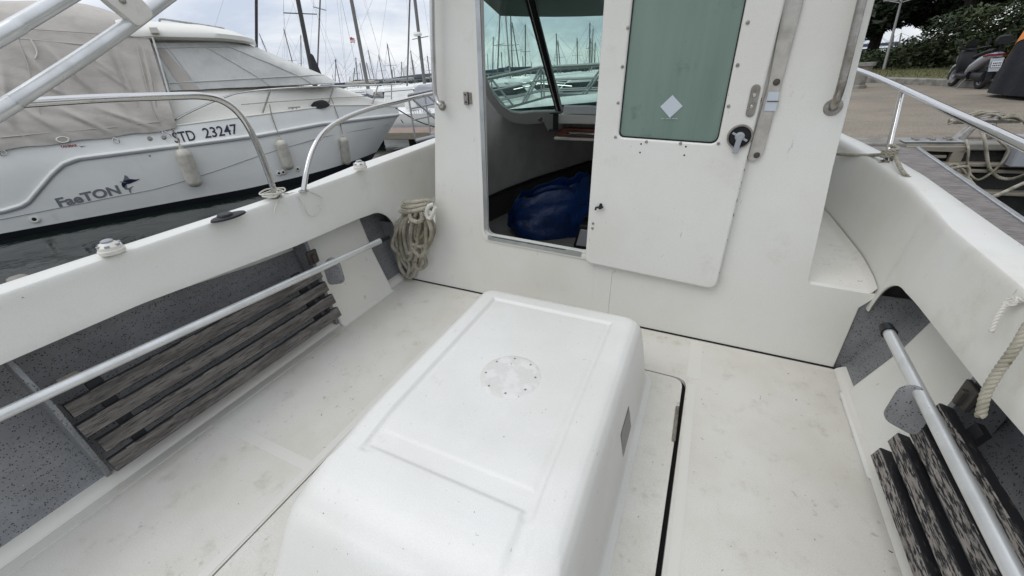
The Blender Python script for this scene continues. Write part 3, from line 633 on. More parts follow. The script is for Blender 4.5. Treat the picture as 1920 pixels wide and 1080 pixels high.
# ribs of flecked paint at the ends of the seats
for s, xa, yy in ((-1, -1.635, .190), (1, .66, .180)):
    m = MB(); pts = [(xa + s * .025, .10), (xa + s * .02, .26), (xa + s * .005, .40), (xa + s * .03, .46), (xa + s * .075, .60), (xa + s * .13, .60), (xa + s * .13, .06), (xa + s * .06, .03)]
    m.add([(x, yy, z) for x, z in pts] + [(x, yy - .014, z) for x, z in pts], [tuple(range(8)), tuple(range(15, 7, -1))] + [(i, (i + 1) % 8, 8 + (i + 1) % 8, 8 + i) for i in range(8)])
    part('rib', m, 'speck', boat, bev=.002)
part('rib', MB().hexa([Vector(p) for p in ((-1.68, 1.195, .02), (-1.66, 1.195, .02), (-1.66, 1.214, .02), (-1.68, 1.214, .02), (-1.84, 1.195, .56), (-1.715, 1.195, .56), (-1.715, 1.214, .56), (-1.84, 1.214, .56))]), 'speck', boat)
part('rib', MB().hexa([Vector(p) for p in ((.715, 1.195, .02), (.84, 1.195, .02), (.84, 1.214, .02), (.715, 1.214, .02), (.755, 1.195, .56), (.85, 1.195, .56), (.85, 1.214, .56), (.755, 1.214, .56))]), 'speck', boat)
# tube rests (rounded flecked tabs)
for s, a_ in ((-1, bx_((625, 506), -1.60)), (1, bx_((1706, 762), .650))):
    rpt = round_poly([(-.05, -.075), (.042, -.07), (.042, .055), (.0, .085), (-.05, .04)], .028)
    m = plate(rpt, (), .014, .003); part('tube_rest', tfm(m, lambda v: Vector((a_.x + s * (.0 - v.x * .75), a_.y + .01 - v.z + v.x * .45, a_.z - .01 + v.y))), 'speck', boat)
# folded slatted seats
def seat(s, x0, z0, x1, z1, ya, yb, mat, lab, n=4):
    st = part('slatted_seat', MB(), mat, boat, label=lab) if False else None
    d_ = Vector((x1 - x0, 0, z1 - z0)); L_ = d_.length; d_.normalize(); nn = Vector((-s * d_.z, 0, s * d_.x)); m = MB(); rr = random.Random(4 + s)
    pitch = L_ / n
    for i in range(n):
        a = Vector((x0, 0, z0)) + d_ * (i * pitch + .003); b_ = a + d_ * (pitch * (.70 if s < 0 else .62))
        ys = [ya + rr.uniform(-.008, .012)] + [lerp(ya, yb, k / 40) for k in range(1, 40)] + [yb + rr.uniform(-.008, .008)]
        rows = []; th = .024 if s < 0 else .034
        for y in ys:
            j = [rr.uniform(-.0012, .0012) for _ in range(4)]; e = .003
            sec = [a + d_ * (e + j[0]), a + nn * e * 1 + d_ * j[1], a + nn * (th - e), a + nn * th + d_ * e, b_ + nn * th - d_ * (e + j[2]), b_ + nn * (th - e), b_ + nn * e + d_ * j[3], b_ - d_ * e]
            rows.append([p + Vector((0, y, 0)) for p in sec])
        o = len(m.v); m.grid(rows, True); m.f.append(tuple(o + k for k in range(8))); e_ = o + 8 * (len(rows) - 1); m.f.append(tuple(e_ + k for k in range(8))[::-1])
    p_ = part('slatted_seat', m, mat, boat, smooth=40, label=lab); p_.data.materials.append(M['edge'])
    for f in p_.data.polygons:
        if abs(f.normal.dot(nn)) < .75 or f.normal.dot(nn) < 0: f.material_index = 1  # sides and undersides blackened: leftover paint plus the shade between slats
    for y in (ya + .10, yb - .10):
        bt = MB(); q0 = Vector((x0, y, z0)) - nn * .02; q1 = Vector((x1, y, z1)) - nn * .02
        bt.hexa([q0 + Vector((0, -.02, 0)), q0 + Vector((0, .02, 0)), q0 + nn * .018 + Vector((0, .02, 0)), q0 + nn * .018 + Vector((0, -.02, 0)), q1 + Vector((0, -.02, 0)), q1 + Vector((0, .02, 0)), q1 + nn * .018 + Vector((0, .02, 0)), q1 + nn * .018 + Vector((0, -.02, 0))])
        part('batten', bt, 'edge', p_)  # battens coloured black to keep the gaps shadow-dark
seat(-1, -1.605, .098, -1.680, .388, .195, 1.185, 'slat', 'folded seat of grey worn slats')
seat(1, .684, .098, .752, .398, .20, 1.205, 'slat2', 'folded seat of black flaking slats')
part('wood_block', MB().box((-1.665, .225, .425), (-1.635, .275, .455)), 'timber', boat, bev=.003)
for s, c_ in ((-1, bx_((586, 482), -1.70)), (1, bx_((1815, 742), .745))):
    m = MB(); m.box((-.008, -.028, -.035), (.008, .028, .035)); m.box((-.022, -.012, -.03), (.022, .004, .018)); part('seat_latch', tfm(m, lambda v: v + c_), 'rust', boat, bev=.004)
# seat leg tubes
def ctube(a, b, r_, nm, mat, cap=None):
    o_ = part(nm, MB().tube([a, b], r_, 20), mat, boat)
    return o_
ta, tb = bx_((-60, 806), -1.585), bx_((712, 452), -1.585); tp = ctube(ta, tb, .0165, 'seat_tube', 'alup'); dd = (tb - ta).normalized()
part('end_cap', MB().tube([tb - dd * .03, tb + dd * .075], [.0125, .0125], 16), 'black', tp)
ta, tb = bx_((1940, 1150), .655), bx_((1663, 617), .655); tp = ctube(ta, tb, .0165, 'seat_tube', 'alup'); dd = (tb - ta).normalized()
part('end_cap', MB().tube([tb - dd * .025, tb + dd * .012], [.022, .019], 16), 'black', tp)

# ---- engine cover
LV = [(0.003, -.895, -.030, .115, 1.470, .07), (.010, -.886, -.040, .128, 1.462, .07), (.020, -.874, -.052, .143, 1.452, .07), (.045, -.866, -.060, .165, 1.444, .06), (.12, -.848, -.070, .200, 1.428, .055), (.22, -.824, -.084, .245, 1.402, .05),
      (.30, -.804, -.096, .292, 1.378, .05), (.328, -.795, -.104, .33, 1.366, .05), (.346, -.783, -.117, .37, 1.352, .045), (.356, -.767, -.133, .41, 1.336, .04), (.3592, -.755, -.145, .44, 1.324, .032), (.360, -.747, -.153, .46, 1.316, .028)]
def rrect(x0, x1, y0, y1, rad, n=72, ):
    pts = []; segs = [((x1 - rad, y0 + rad), -math.pi / 2, (x1, y0 + rad), (x1, y1 - rad)), ((x1 - rad, y1 - rad), 0, (x1 - rad, y1), (x0 + rad, y1)), ((x0 + rad, y1 - rad), math.pi / 2, (x0, y1 - rad), (x0, y0 + rad)), ((x0 + rad, y0 + rad), math.pi, (x0 + rad, y0), (x1 - rad, y0))]
    for (c, a0, p, q_) in segs:
        for k in range(14): a = a0 + k / 14 * math.pi / 2; pts.append((c[0] + rad * math.cos(a), c[1] + rad * math.sin(a)))
        for k in range(n): t = k / n; pts.append((lerp(p[0], q_[0], t), lerp(p[1], q_[1], t)))
    return pts
def sstep(a, b, x): t = max(0, min(1, (x - a) / (b - a))); return t * t * (3 - 2 * t)
def hfun(x, y):
    ins = min(x + .712, -.200 - x, 1.278 - y, y - .3)
    h_ = -.0095 * sstep(0, .010, ins)
    in2 = min(x + .695, -.222 - x, 1.262 - y, y - .535); h_ += .0030 * sstep(0, .005, in2)        # non-slip field
    pad = min(-.228 - x, .485 - y)
    h_ += .0095 * sstep(-.002, .008, pad) * sstep(-.715, -.66, x)
    return h_
LV = [tuple(lerp(a, b, k / 3) for a, b in zip(p, q_)) for p, q_ in zip(LV, LV[1:]) for k in range(3)] + [LV[-1]]
def trough(x, y, z):   # the recess beside the near pad runs on down the front slope
    if z < .29 or y > .47: return 0
    return -.0075 * sstep(-.232, -.222, x) * sstep(-.186, -.200, x) * sstep(.335, .40, y)
rows = [[Vector((x, y, z + trough(x, y, z))) for x, y in rrect(x0, x1, y0, y1, rad)] for (z, x0, x1, y0, y1, rad) in LV]
zt, x0, x1, y0, y1, rad = LV[-1]
N_ = 62
for k in range(1, N_ + 1):
    t = k / N_; t = t ** .9; ax = (x1 - x0) / 2 * t * .99; ay = ax
    # shrink at a constant inset so rings follow the rim
    rr_ = max(.004, rad * (1 - t * 6)) if t < .16 else .004
    rows.append([Vector((x, y, zt + hfun(x, y))) for x, y in rrect(x0 + ax, x1 - ax, y0 + ay, y1 - ay, min(rr_, .5 * (x1 - x0 - 2 * ax)))])
mbx = MB().grid(rows, True); _n = len(rows[0]); mbx.f.append(tuple(range(len(mbx.v) - _n, len(mbx.v))))
# crowned front: drop towards the near edge
def crown(v):
    if v.z > .30: v = Vector((v.x, v.y, v.z - .018 * sstep(.62, .42, v.y)))
    return v
tfm(mbx, crown)
cover_ = part('engine_cover', mbx, 'gelbox', boat, smooth=60)
# circular filler patch with screw marks
pc = bz_((957, 704), .355); mp_ = MB(); rw = []
for rr_, z in ((0, .0016), (.04, .0020), (.085, .0016), (.093, .0010), (.100, -.002)):
    rw.append([Vector((pc.x + rr_ * (1 + .025 * noise.noise((math.cos(a) * 3, math.sin(a) * 3, 0))) * math.cos(a), pc.y + rr_ * (1 + .025 * noise.noise((math.cos(a) * 3, math.sin(a) * 3, 0))) * math.sin(a), .3555 + z)) for a in [2 * math.pi * i / 64 for i in range(64)]])
part('filler_patch', mp_.grid(rw, True), 'patch', cover_, smooth=70)
sm = MB()
for i in range(8):
    a = i * math.pi / 4 + .25; sm = MB().lathe([(0, 0.0008), (.0032, .0006), (.004, -.001)], Matrix.Translation((pc.x + .082 * math.cos(a), pc.y + .082 * math.sin(a), .3578)), 8); part('screw_hole', sm, 'timber', cover_)
# crumpled silver tape on the right-hand side
tq = [(1179, 762), (1183, 800), (1168, 857), (1164, 815)]
tv = []
for i in range(7):
    row = []
    for j in range(7):
        u, v_ = i / 6, j / 6; px = (1 - u) * ((1 - v_) * tq[0][0] + v_ * tq[3][0]) + u * ((1 - v_) * tq[1][0] + v_ * tq[2][0]); py = (1 - u) * ((1 - v_) * tq[0][1] + v_ * tq[3][1]) + u * ((1 - v_) * tq[1][1] + v_ * tq[2][1])
        p = _pl(RB, CB, (px, py), (1, 0, .13), -.096 + .13 * .29 + .004); p.x += .0015 * noise.noise((i * 1.7, j * 1.7, 0)); row.append(p)
    tv.append(row)
part('silver_tape', MB().grid(tv), 'tape', cover_, smooth=20, solid=.001)
# chipped spot on the cover's front
ch = MB(); cpt = _pl(RB, CB, (862, 960), (0, .0, 1), .332)
ch.add([cpt + Vector((.018 * math.cos(a) * (1 + .3 * math.sin(a * 3)), .016 * math.sin(a) * (1 + .25 * math.cos(a * 4)), .0035 - .30 * 0)) for a in [i * .4488 for i in range(14)]], [tuple(range(14))])

# ---- wheelhouse aft bulkhead (y = 1.805)
YB = 1.805
OP = [(-1.022, .400), (-.440, .381), (-.400, 1.70), (-.955, 1.70)]
bul = [(-1.640, -.02), (.692, -.02), (.682, .315), (.725, .385), (.487, .392), (.43, .86), (.383, 1.357), (.33, 1.92), (-1.14, 1.92), (-1.203, 1.479), (-1.296, .857), (-1.368, .40), (-1.66, .40), (-1.66, .30)]
bul = round_poly(bul, [0, 0, .0, .02, .015, 0, 0, .06, .06, 0, 0, .02, .0, 0])
opening = round_poly(OP, [.045, .045, .04, .04])
part('bulkhead', tfm(plate(bul, (opening,), .03, .004), XZ(YB + .03)), 'gel', boat)
# dark joint at the foot
part('foot_joint', MB().box((-1.64, YB - .004, -.001), (.69, YB + .01, .005)), 'dark', boat)
# raised moulding around the doorway and the ridge below the door
ridge = MB()
rg = round_poly([(-1.062, .362), (-.345, .338), (-.30, 1.76), (-.99, 1.76)], [.07, .07, .05, .05])
part('door_moulding', tfm(plate(rg, (round_poly([(-1.036, .386), (-.42, .366), (-.385, 1.72), (-.965, 1.72)], [.055, .05, .05, .05]),), .008, .0035), XZ(YB + .001)), 'gel', boat)
part('ridge', tfm(plate([(-.405, .01), (-.315, .01), (-.315, .365), (-.405, .365)], (), .005, .0024), XZ(YB + .0015)), 'gel', boat)
# aluminium tracks on the opening
tr = MB()
L1 = round_poly([(-1.030, .43), (-1.006, .43), (-.962, 1.60), (-.985, 1.60)], .003)
part('door_track', tfm(plate(L1, (), .006, .001), XZ(YB - .0025)), 'alu', boat)
L2 = round_poly([(-1.012, .372), (-.478, .355), (-.478, .381), (-1.012, .399)], .003)
part('sill_track', tfm(plate(L2, (), .008, .001), XZ(YB - .002)), 'alu', boat)
part('track_slot', tfm(plate([(-.985, .394), (-.56, .381), (-.56, .384), (-.985, .397)], (), .002), XZ(YB - .0105)), 'dark', boat)
kp_ = by_((876, 184), YB); m = MB(); m.box((-.012, -.014, -.028), (.010, .001, .028)); m.box((.010, -.006, -.025), (.026, .001, .026))
kb_ = part('catch', tfm(m, lambda v: v + kp_), 'steelw', boat, bev=.002)
for dz in (-.016, .016): part('screw', MB().lathe([(0, .0), (.005, 0), (.004, .003), (0, .004)], frame_of(kp_ + Vector((-.001, -.014, dz)), (0, -1, 0)), 10), 'rust', kb_)
# sliding / folded-back door
YD = YB - .018
dpx = [(1142, -110), (1098, 490), (1342, 541), (1498, -110)]
dq = [by_(p, YD) for p in dpx]; dq2 = round_poly([(p.x, p.z) for p in dq], [.03, .035, .045, .03])
wpx = [(1194, -60), (1161, 256), (1345, 269), (1411, -60)]
wq2 = round_poly([(by_(p, YD).x, by_(p, YD).z) for p in wpx], [.02, .022, .03, .02])
dY = YD
door = part('door', tfm(plate(dq2, (wq2,), .030, .009, 3), lambda v: Vector((v.x, YB - .004 - v.z, v.y))), 'gel', boat)
YF = YB - .034
# raised inner face so that the rim reads as a lip
wc = sum((Vector((a, b)) for a, b in wq2), Vector((0, 0))) / len(wq2)
pane = part('door_window', tfm(plate(wq2, (), .008), lambda v: Vector((v.x, YF + .018 - v.z, v.y))), 'acryl', door)
gsk = [tuple(Vector(p) + (Vector(p) - wc).normalized() * -.006) for p in wq2]
part('gasket', tfm(plate(wq2, (gsk,), .004), lambda v: Vector((v.x, YF + .0095 - v.z, v.y))), 'black', door)
rim_out = dq2; dc = sum((Vector((a, b)) for a, b in dq2), Vector((0, 0))) / len(dq2)
stk = [by_(p, YF + .009) for p in ((1261, 178), (1280, 199), (1256, 221), (1238, 200))]
part('sticker', tfm(plate([(p.x, p.z) for p in stk], (), .0012), lambda v: Vector((v.x, YF + .0095 - v.z, v.y))), 'sticker', pane)
tm = MB()
for i in range(15):
    if i in (3, 9): continue
    a_ = by_((1240 + i * 2.1, 222.6), YF + .009); tm.box((a_.x, YF + .007, a_.z - .0012), (a_.x + .0024, YF + .0105, a_.z + .0012))
part('sticker_line', tm, 'sticker', pane)
SW = [(1177, 52), (1167, 125), (1159, 193), (1154, 257), (1212, 266), (1276, 269), (1347, 269), (1366, 199), (1383, 122), (1402, 42), (1112, 419), (1111, 428)]
for p in SW:
    c_ = by_(p, YF); part('screw', MB().lathe([(0, .0022), (.0025, .0022), (.0026, .0032), (.0055, .0026), (.0062, 0), (.006, -.002)], frame_of(c_, (0, -1, 0)), 14), 'steelw', door)
hm_ = MB()
for p in ((1202, 270), (1200, 286), (1286, 275), (1283, 291)):
    c_ = by_(p, YF); hm_.lathe([(0, .0004), (.0035, .0004), (.0036, -.001)], frame_of(c_, (0, -1, 0)), 10)
part('old_screw_holes', hm_, 'dark', door)
# chips along the door's right edge
cm = MB(); rr = random.Random(2)
for t in (.36, .45, .47, .52, .56, .60, .62, .66, .71, .80, .84, .93):
    a_ = Vector((lerp(dq[3].x, dq[2].x, t), YF + .006, lerp(dq[3].z, dq[2].z, t))); cm.lathe([(0, .003), (rr.uniform(.003, .006), .002), (.001, -.004)], frame_of(a_ + Vector((-.004, 0, 0)), (0.6, -1, 0)) @ Matrix.Diagonal((1, rr.uniform(1, 2.4), 1, 1)), 7)
part('edge_chips', cm, 'rust', door)
# strap plate, round latch with lever, hook
a_, b_ = by_((1419, 158), YF), by_((1405, 219), YF); d_ = (b_ - a_).normalized(); sd_ = Vector((d_.z, 0, -d_.x))
rp = []
for c_, g0 in ((a_ + d_ * .014, 1), (b_ - d_ * .014, -1)):
    for k in range(9):
        an = math.pi * k / 8; rp.append(c_ + sd_ * math.cos(an) * .0145 * g0 - d_ * math.sin(an) * .0145 * g0)
sp_ = part('strap_plate', tfm(plate([(p.x, p.z) for p in rp], (), .004, .001), lambda v: Vector((v.x, YF - v.z, v.y))), 'steelw', door)
for t in (.33, .68):
    part('bolt', MB().lathe([(0, .004), (.005, .004), (.007, .001), (.007, 0)], frame_of(a_.lerp(b_, t) + Vector((0, -.004, 0)), (0, -1, 0)), 12), 'steel', sp_)
lc = by_((1387, 256), YF); lt = part('latch', MB().lathe([(.033, .002), (.034, .004), (.037, .010), (.041, .010), (.043, .004), (.043, 0)], frame_of(lc, (0, -1, 0)), 32), 'steelw', door)
part('latch_recess', MB().lathe([(0, .003), (.034, .003)], frame_of(lc, (0, -1, 0)), 32), 'black', lt)
lv = MB().lathe([(0, .016), (.012, .016), (.016, .012), (.017, .003)], frame_of(lc, (0, -1, 0)), 24)
le = by_((1377, 286), YF); m_ = frame_of(lc, (0, -1, 0), le - lc); ll = (le - lc).length
lv.box((.0, -.009, .010), (ll, .010, .017), m_); lv.box((-.03, -.004, .006), (.03, .004, .012), Matrix.Translation(lc) @ (m_.to_3x3().to_4x4()) @ Matrix.Rotation(1.2, 4, 'Z'))
part('lever', lv, 'greypl', lt, bev=.0015)
hk = by_((1126, 388), YF); m = MB(); m.lathe([(0, .012), (.008, .012), (.010, .0)], frame_of(hk, (0, -1, 0)), 14); m.tube(spl([hk + Vector(p) for p in ((.014, -.008, .004), (0, -.014, .002), (-.016, -.014, .0), (-.02, -.012, -.012))], 4), .0045, 8)
m.lathe([(0, .008), (.006, .007), (.007, 0)], frame_of(hk + Vector((.001, 0, .011)), (0, -1, 0)), 10); part('hook', m, 'black', door)
# clear side cover strip right of the door
tp_ = [(1478, -40), (1513, -40), (1506, 6), (1432, 286), (1424, 300), (1410, 304), (1400, 300), (1440, 160)]
tq_ = [by_(p, YB - .012) for p in tp_]
jb = part('jamb_cover', tfm(plate(round_poly([(p.x, p.z) for p in tq_], [0, 0, 0, .02, .02, .02, .01, 0]), (), .012, .004), lambda v: Vector((v.x, YB + .001 - v.z, v.y))), pmat('aged_translucent_strip', (.46, .44, .40), .35, col2=(.36, .34, .30), ns=18, stains=((.2, .18, .15), 40, (.5, .8), .4)), boat)
for p in ((1456, 154), (1419, 291)):
    part('screw', MB().lathe([(0, .003), (.004, .003), (.010, .002), (.011, 0)], frame_of(by_(p, YB - .012), (0, -1, 0)), 14), 'rust', jb)
tq_ = [by_(p, YB - .014) for p in ((1441, 172), (1462, 172), (1454, 208), (1432, 208))]
part('tape', tfm(plate([(p.x, p.z) for p in tq_], (), .0015), lambda v: Vector((v.x, YB - .012 - v.z, v.y))), 'sticker', jb)
part('tape_line', MB().tube([by_((1438, 190), YB - .0145), by_((1460, 190), YB - .0145)], .0018, 5), 'rust', jb)
# grab rails on both edges
yR = YB - .045
g1 = [by_((808, -120), yR), by_((811, 60), yR), by_((815, 165), yR), by_((819, 188), yR), by_((826, 197), yR), by_((829, 198), YB)]
p_ = part('grab_rail', MB().tube(spl(g1, 5), .0115, 14), 'steel', boat); part('flange', MB().lathe([(.012, .004), (.022, .003), (.024, 0)], frame_of(by_((829, 198), YB), (0, -1, 0)), 18), 'steelw', p_)
g2 = [by_((1647, -120), yR), by_((1614, 10), yR), by_((1585, 130), yR), by_((1574, 172), yR), by_((1566, 192), yR + .02), by_((1562, 202), YB)]
p_ = part('grab_rail', MB().tube(spl(g2, 5), .0125, 14), 'steelw', boat); part('flange', MB().lathe([(.013, .005), (.026, .004), (.028, 0)], frame_of(by_((1562, 201), YB), (0, -1, 0)), 18), 'steelw', p_)

# side decks and wheelhouse shell
for s, xa, xb, T in ((1, .487, .74, ST), (-1, -1.368, -1.66, PT)):
    rows = []
    for i in range(26):
        y = YB + .002 + (0 if i == 0 else i * .085); xo = interp(y, T['low']) + s * .004; xi = (xa - .12 * i / 25) if s > 0 else interp(y, ((1.8, -1.368), (2.25, -1.50), (2.66, -1.54), (2.95, -1.50), (3.4, -1.40), (4.07, -1.15)))
        z = .388 + (0 if i else -.010) + .02 * i / 25
        rows.append([Vector((xi, y, z)), Vector((lerp(xi, xo, .5), y, z + .0)), Vector((xo - s * .04, y, z)), Vector((xo - s * .012, y, z + .010)), Vector((xo, y, z + .035))])
    part('side_deck', MB().grid(rows), 'sole' if s > 0 else 'gel', boat, smooth=60)
def wall(x0, x1, x2, x3, yf, yb, inn):
    m = MB(); A = [(x0, .39), (x1, .86), (x2, 1.48), (x3, 1.9)]
    return m.grid([[Vector((x + inn * (y - YB), y, z)) for x, z in A] for y in (yf, yb)])
shell = part('wheelhouse', wall(-1.362, -1.290, -1.197, -1.14, YB + .004, 2.34, -.14), 'gel', boat, solid=.02)
part('wheelhouse', wall(.480, .425, .375, .33, YB + .004, 2.9, -.05), 'gel', boat, solid=.02)
roof = [[Vector((x, y, 1.92 + .03 * math.cos((x + .42) * 1.9) - .10 * max(0, y - 2.6) )) for x in [-1.22 + i * .161 for i in range(11)]] for y in (1.66, 1.8, 2.2, 2.6, 2.75)]
part('roof', MB().grid(roof), 'gel', boat, smooth=60, solid=.04)
# windscreen planes
B0 = Vector((-1.01, 2.97, .90)); P1 = by_((995, 0), 2.62)
B1 = Vector((-1.21, 2.83, .90)); F1 = Vector((.30, 2.97, .90))
lo = 200
glassL = [(1043, 207), (1000, 208), (975, 211), (958, 208), (940, 196), (925, 176), (912, 145), (903, 105), (898, 60), (896, 10), (893, -30), (981, -30)]
frameL = [(1043, 243), (1026, 243), (1020, 229), (985, 232), (960, 228), (935, 212), (915, 188), (900, 160), (893, 120), (884, 100), (870, 60), (860, -30), (893, -30)]
def planeL(p, off=0): return bpl(p, B0, B1, P1)
# local frame for the port pane
nL = (B1 - B0).cross(P1 - B0).normalized();
if nL.dot(CB - B0) < 0: nL = -nL
uL = (B0 - B1).normalized(); vL = nL.cross(uL)
def toL(p): q_ = planeL(p) - B0; return (q_.dot(uL), q_.dot(vL))
def fromL(off=0): return lambda v: B0 + uL * v.x + vL * v.y + nL * (off + v.z)
gl = [toL(p) for p in glassL]
outerL = [toL(p) for p in [(1054, 243), (1026, 243), (1020, 229), (985, 232), (960, 228), (935, 212), (915, 186), (900, 150), (893, 100), (882, 40), (866, -70), (985, -70), (1054, 200)]]
part('port_window_frame', tfm(plate(outerL, (gl,), .03, .004), fromL(-.015)), pmat('grey_white_frame', (.42, .42, .40), .5, bump=.1), boat)
part('windscreen', tfm(plate(gl, (), .004), fromL(-.004)), 'glass', boat)
# front pane
nF = (F1 - B0).cross(P1 - B0).normalized();
if nF.dot(CB - B0) < 0: nF = -nF
uF = (F1 - B0).normalized(); vF = nF.cross(uF)
if vF.z < 0: vF = -vF
def fromF(off=0): return lambda v: B0 + uF * v.x + vF * v.y + nF * (off + v.z)
hF = (P1 - B0).dot(vF) + .3
part('windscreen', tfm(plate([(.02, .012), (1.28, .012), (1.22, hF), (-.02 - .10, hF)], (), .004), fromF(-.004)), 'glass', boat)
part('windscreen_sill', MB().box((-.985, 2.83, .835), (.35, 3.02, .893)), 'gel', boat, bev=.006)
# pillar (black strip with screws)
pd = (P1 - B0); pe = B0 + pd * 1.25; sdv = uF * .036; dv = Vector((0, -.012, .0)); b0 = B0 + Vector((0, -.02, -.0))
pil = part('window_post', MB().hexa([b0 - sdv * .55, b0 + sdv * .55, b0 + sdv * .55 - dv, b0 - sdv * .55 - dv, pe - sdv * .8 + dv * 2, pe + sdv * .8 + dv * 2, pe + sdv * .8, pe - sdv * .8]), 'black', boat, bev=.003)
for t in (.12, .36, .60, .85):
    part('screw', MB().lathe([(0, .003), (.004, .002), (.005, 0)], frame_of(b0 + pd * t * 1.0 + dv * (t * 2) + Vector((0, -.004, -.004)), (0, -1, -.4)), 10), 'steel', pil)
part('cable_bracket', tfm(MB().box((-.017, 0, -.05), (.017, .02, .05)).box((-.042, -.015, -.06), (.042, .03, -.05)).box((-.038, -.015, .05), (.038, .03, .057)), lambda v: v + by_((1041, 228), 2.76)), 'black', boat, bev=.002)
hkp = planeL((1012, 222)) + nL * .016; part('hook', MB().lathe([(0, .005), (.014, .004), (.016, 0)], frame_of(hkp, nL), 14).tube(spl([hkp + nL * .004, hkp + nL * .03, hkp + nL * .035 + Vector((.02, 0, 0)), hkp + nL * .035 + Vector((.022, 0, .02))], 4), .0035, 8), 'steelw', boat)
dash = part('dashboard', MB().box((-.985, 2.86, .745), (.33, 2.93, .80)), 'teak', boat, bev=.004)
part('dashboard_lip', MB().box((-1.0, 2.84, .725), (.35, 2.94, .744)), 'gel', boat, bev=.004)
part('dash_rail', MB().tube([(-.90, 2.835, .775), (-.86, 2.82, .775), (.2, 2.82, .775)], .010, 10), 'steel', dash)
# visor over the windscreen (underside is seen through the glass)
vz = [[Vector((x, y, 1.60 + .03 * math.cos((x + .42) * 2) - .07 * max(0, (y - 2.5)))) for x in [-1.35 + i * .19 for i in range(11)]] for y in (2.35, 2.75, 3.02, 3.1)]
# cabin interior
def il(p, z): return bz_(p, z)
W0 = Vector((-1.345, YB + .035, 0)); pts = [(-1.345, 1.84), (-1.46, 2.25), (-1.50, 2.66), (-1.45, 2.95), (-1.35, 3.31), (-1.06, 4.07), (-.5, 4.4), (.2, 4.4)]
part('cabin_lining', MB().grid([[Vector((x + (.07 if z > .7 and y < 2 else .02 if z > .5 and y < 2 else 0), y, z)) for z in (.30, .6, 1.10 if y < 2.7 else .895)] for x, y in pts]), 'inner', boat, smooth=60)
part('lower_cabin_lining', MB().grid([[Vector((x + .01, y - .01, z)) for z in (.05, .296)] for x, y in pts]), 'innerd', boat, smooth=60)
part('lining_trim', MB().tube([Vector((x + .012, y - .012, .30)) for x, y in pts], .014, 8), 'black', boat)
part('cabin_lining', MB().grid([[Vector((x, y, z)) for x, z in ((.39, .05), (.35, .6), (.31, .9), (.28, 1.3))] for y in (1.86, 2.9)]), 'inner', boat)
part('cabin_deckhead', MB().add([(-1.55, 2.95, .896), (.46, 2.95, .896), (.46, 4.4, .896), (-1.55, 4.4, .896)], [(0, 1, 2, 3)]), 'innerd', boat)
part('foredeck', MB().grid([[Vector((x, y, z)) for x, z in ((-1.60, .76), (-1.45, .9), (-.45, .98), (.40, .9), (.56, .77))] for y in (3.02, 3.4, 3.9)]), 'gel', boat, smooth=60)
part('cabin_floor', MB().box((-1.5, 1.86, .06), (.47, 4.4, .10)), 'cabfloor', boat)
part('sill_shelf', MB().box((-1.4, 1.836, .05), (-.1, 1.87, .36)), 'inner', boat)

# ---- gunwale fittings
def vent(p, z, nm='deck_vent'):
    c_ = bz_(p, z); o_ = part(nm, MB().lathe([(0, .0), (.034, 0), (.035, .012), (.032, .014), (.032, .016), (.0305, .024), (.020, .034), (.012, .037)], Matrix.Translation(c_), 32), 'whitepl', boat)
    part('cap', MB().lathe([(0, .044), (.010, .044), (.016, .041), (.016, .037), (.012, .035)], Matrix.Translation(c_), 24), 'greypl', o_)
    sl = MB()
    for k in range(6): a = k * math.pi / 3 + .5; sl.box((.021, -.006, .024), (.031, .006, .030), Matrix.Translation(c_) @ Matrix.Rotation(a, 4, 'Z') @ Matrix.Rotation(0, 4, 'Y'))
    part('slots', sl, 'greypl', o_)
vent((212, 473), .752); vent((676, 316), .765)
c_ = bz_((429, 407), .750); fl = part('deck_filler', MB().lathe([(0, .010), (.024, .010), (.036, .006), (.038, 0)], Matrix.Translation(c_) @ Matrix.Diagonal((1.0, 1.8, 1, 1)), 28), 'black', boat)
part('lid', MB().lathe([(0, .018), (.024, .017), (.028, .012), (.028, .008)], Matrix.Translation(c_ + Vector((-.004, -.008, 0))), 24), 'black', fl)
c_ = bz_((76, 513), .748)
if 0: part('deck_fitting', MB().box((-.016, -.022, -.01), (.012, .022, .018), Matrix.Translation(c_ + Vector((-.012, 0, 0)))), 'whitepl', boat, bev=.006)
# rails
def rail(nm, pts, r_, mat='steel', n=8): return part(nm, MB().tube(spl(pts, n), r_, 16), mat, boat)
xr = -1.70
rl = rail('aft_rail', [bx_(p, xr) for p in ((-260, 218), (-60, 200), (60, 192), (200, 184), (330, 180), (375, 180), (412, 187), (440, 205), (462, 232), (482, 272), (500, 318), (517, 366))], .0125)
part('flange', MB().lathe([(.013, .006), (.024, .004), (.026, 0)], Matrix.Translation(bx_((517, 366), xr) + Vector((0, 0, -.004))), 18), 'steelw', rl)
xr = -1.668
rl = rail('side_rail', [bx_(p, xr) for p in ((569, 357), (575, 320), (586, 282), (606, 250), (640, 225), (690, 205), (750, 190), (812, 175), (900, 158))], .0115)
part('flange', MB().lathe([(.012, .006), (.022, .004), (.024, 0)], Matrix.Translation(bx_((569, 357), xr) + Vector((0, 0, -.003))), 18), 'steelw', rl)
sb = bz_((1661, 303), .765); xs = sb.x
rl = rail('starboard_rail', [bx_(p, xs) for p in ((1560, 113), (1600, 128), (1640, 143), (1700, 170), (1780, 208), (1850, 240), (1920, 273), (2060, 340))], .0135)
part('stanchion', MB().tube([bx_((1661, 303), xs), bx_((1692, 168), xs)], .0115, 16), 'steel', rl)
part('flange', MB().lathe([(.012, .010), (.022, .006), (.027, 0)], Matrix.Translation(sb + Vector((0, 0, -.002))), 18), 'steelw', rl)
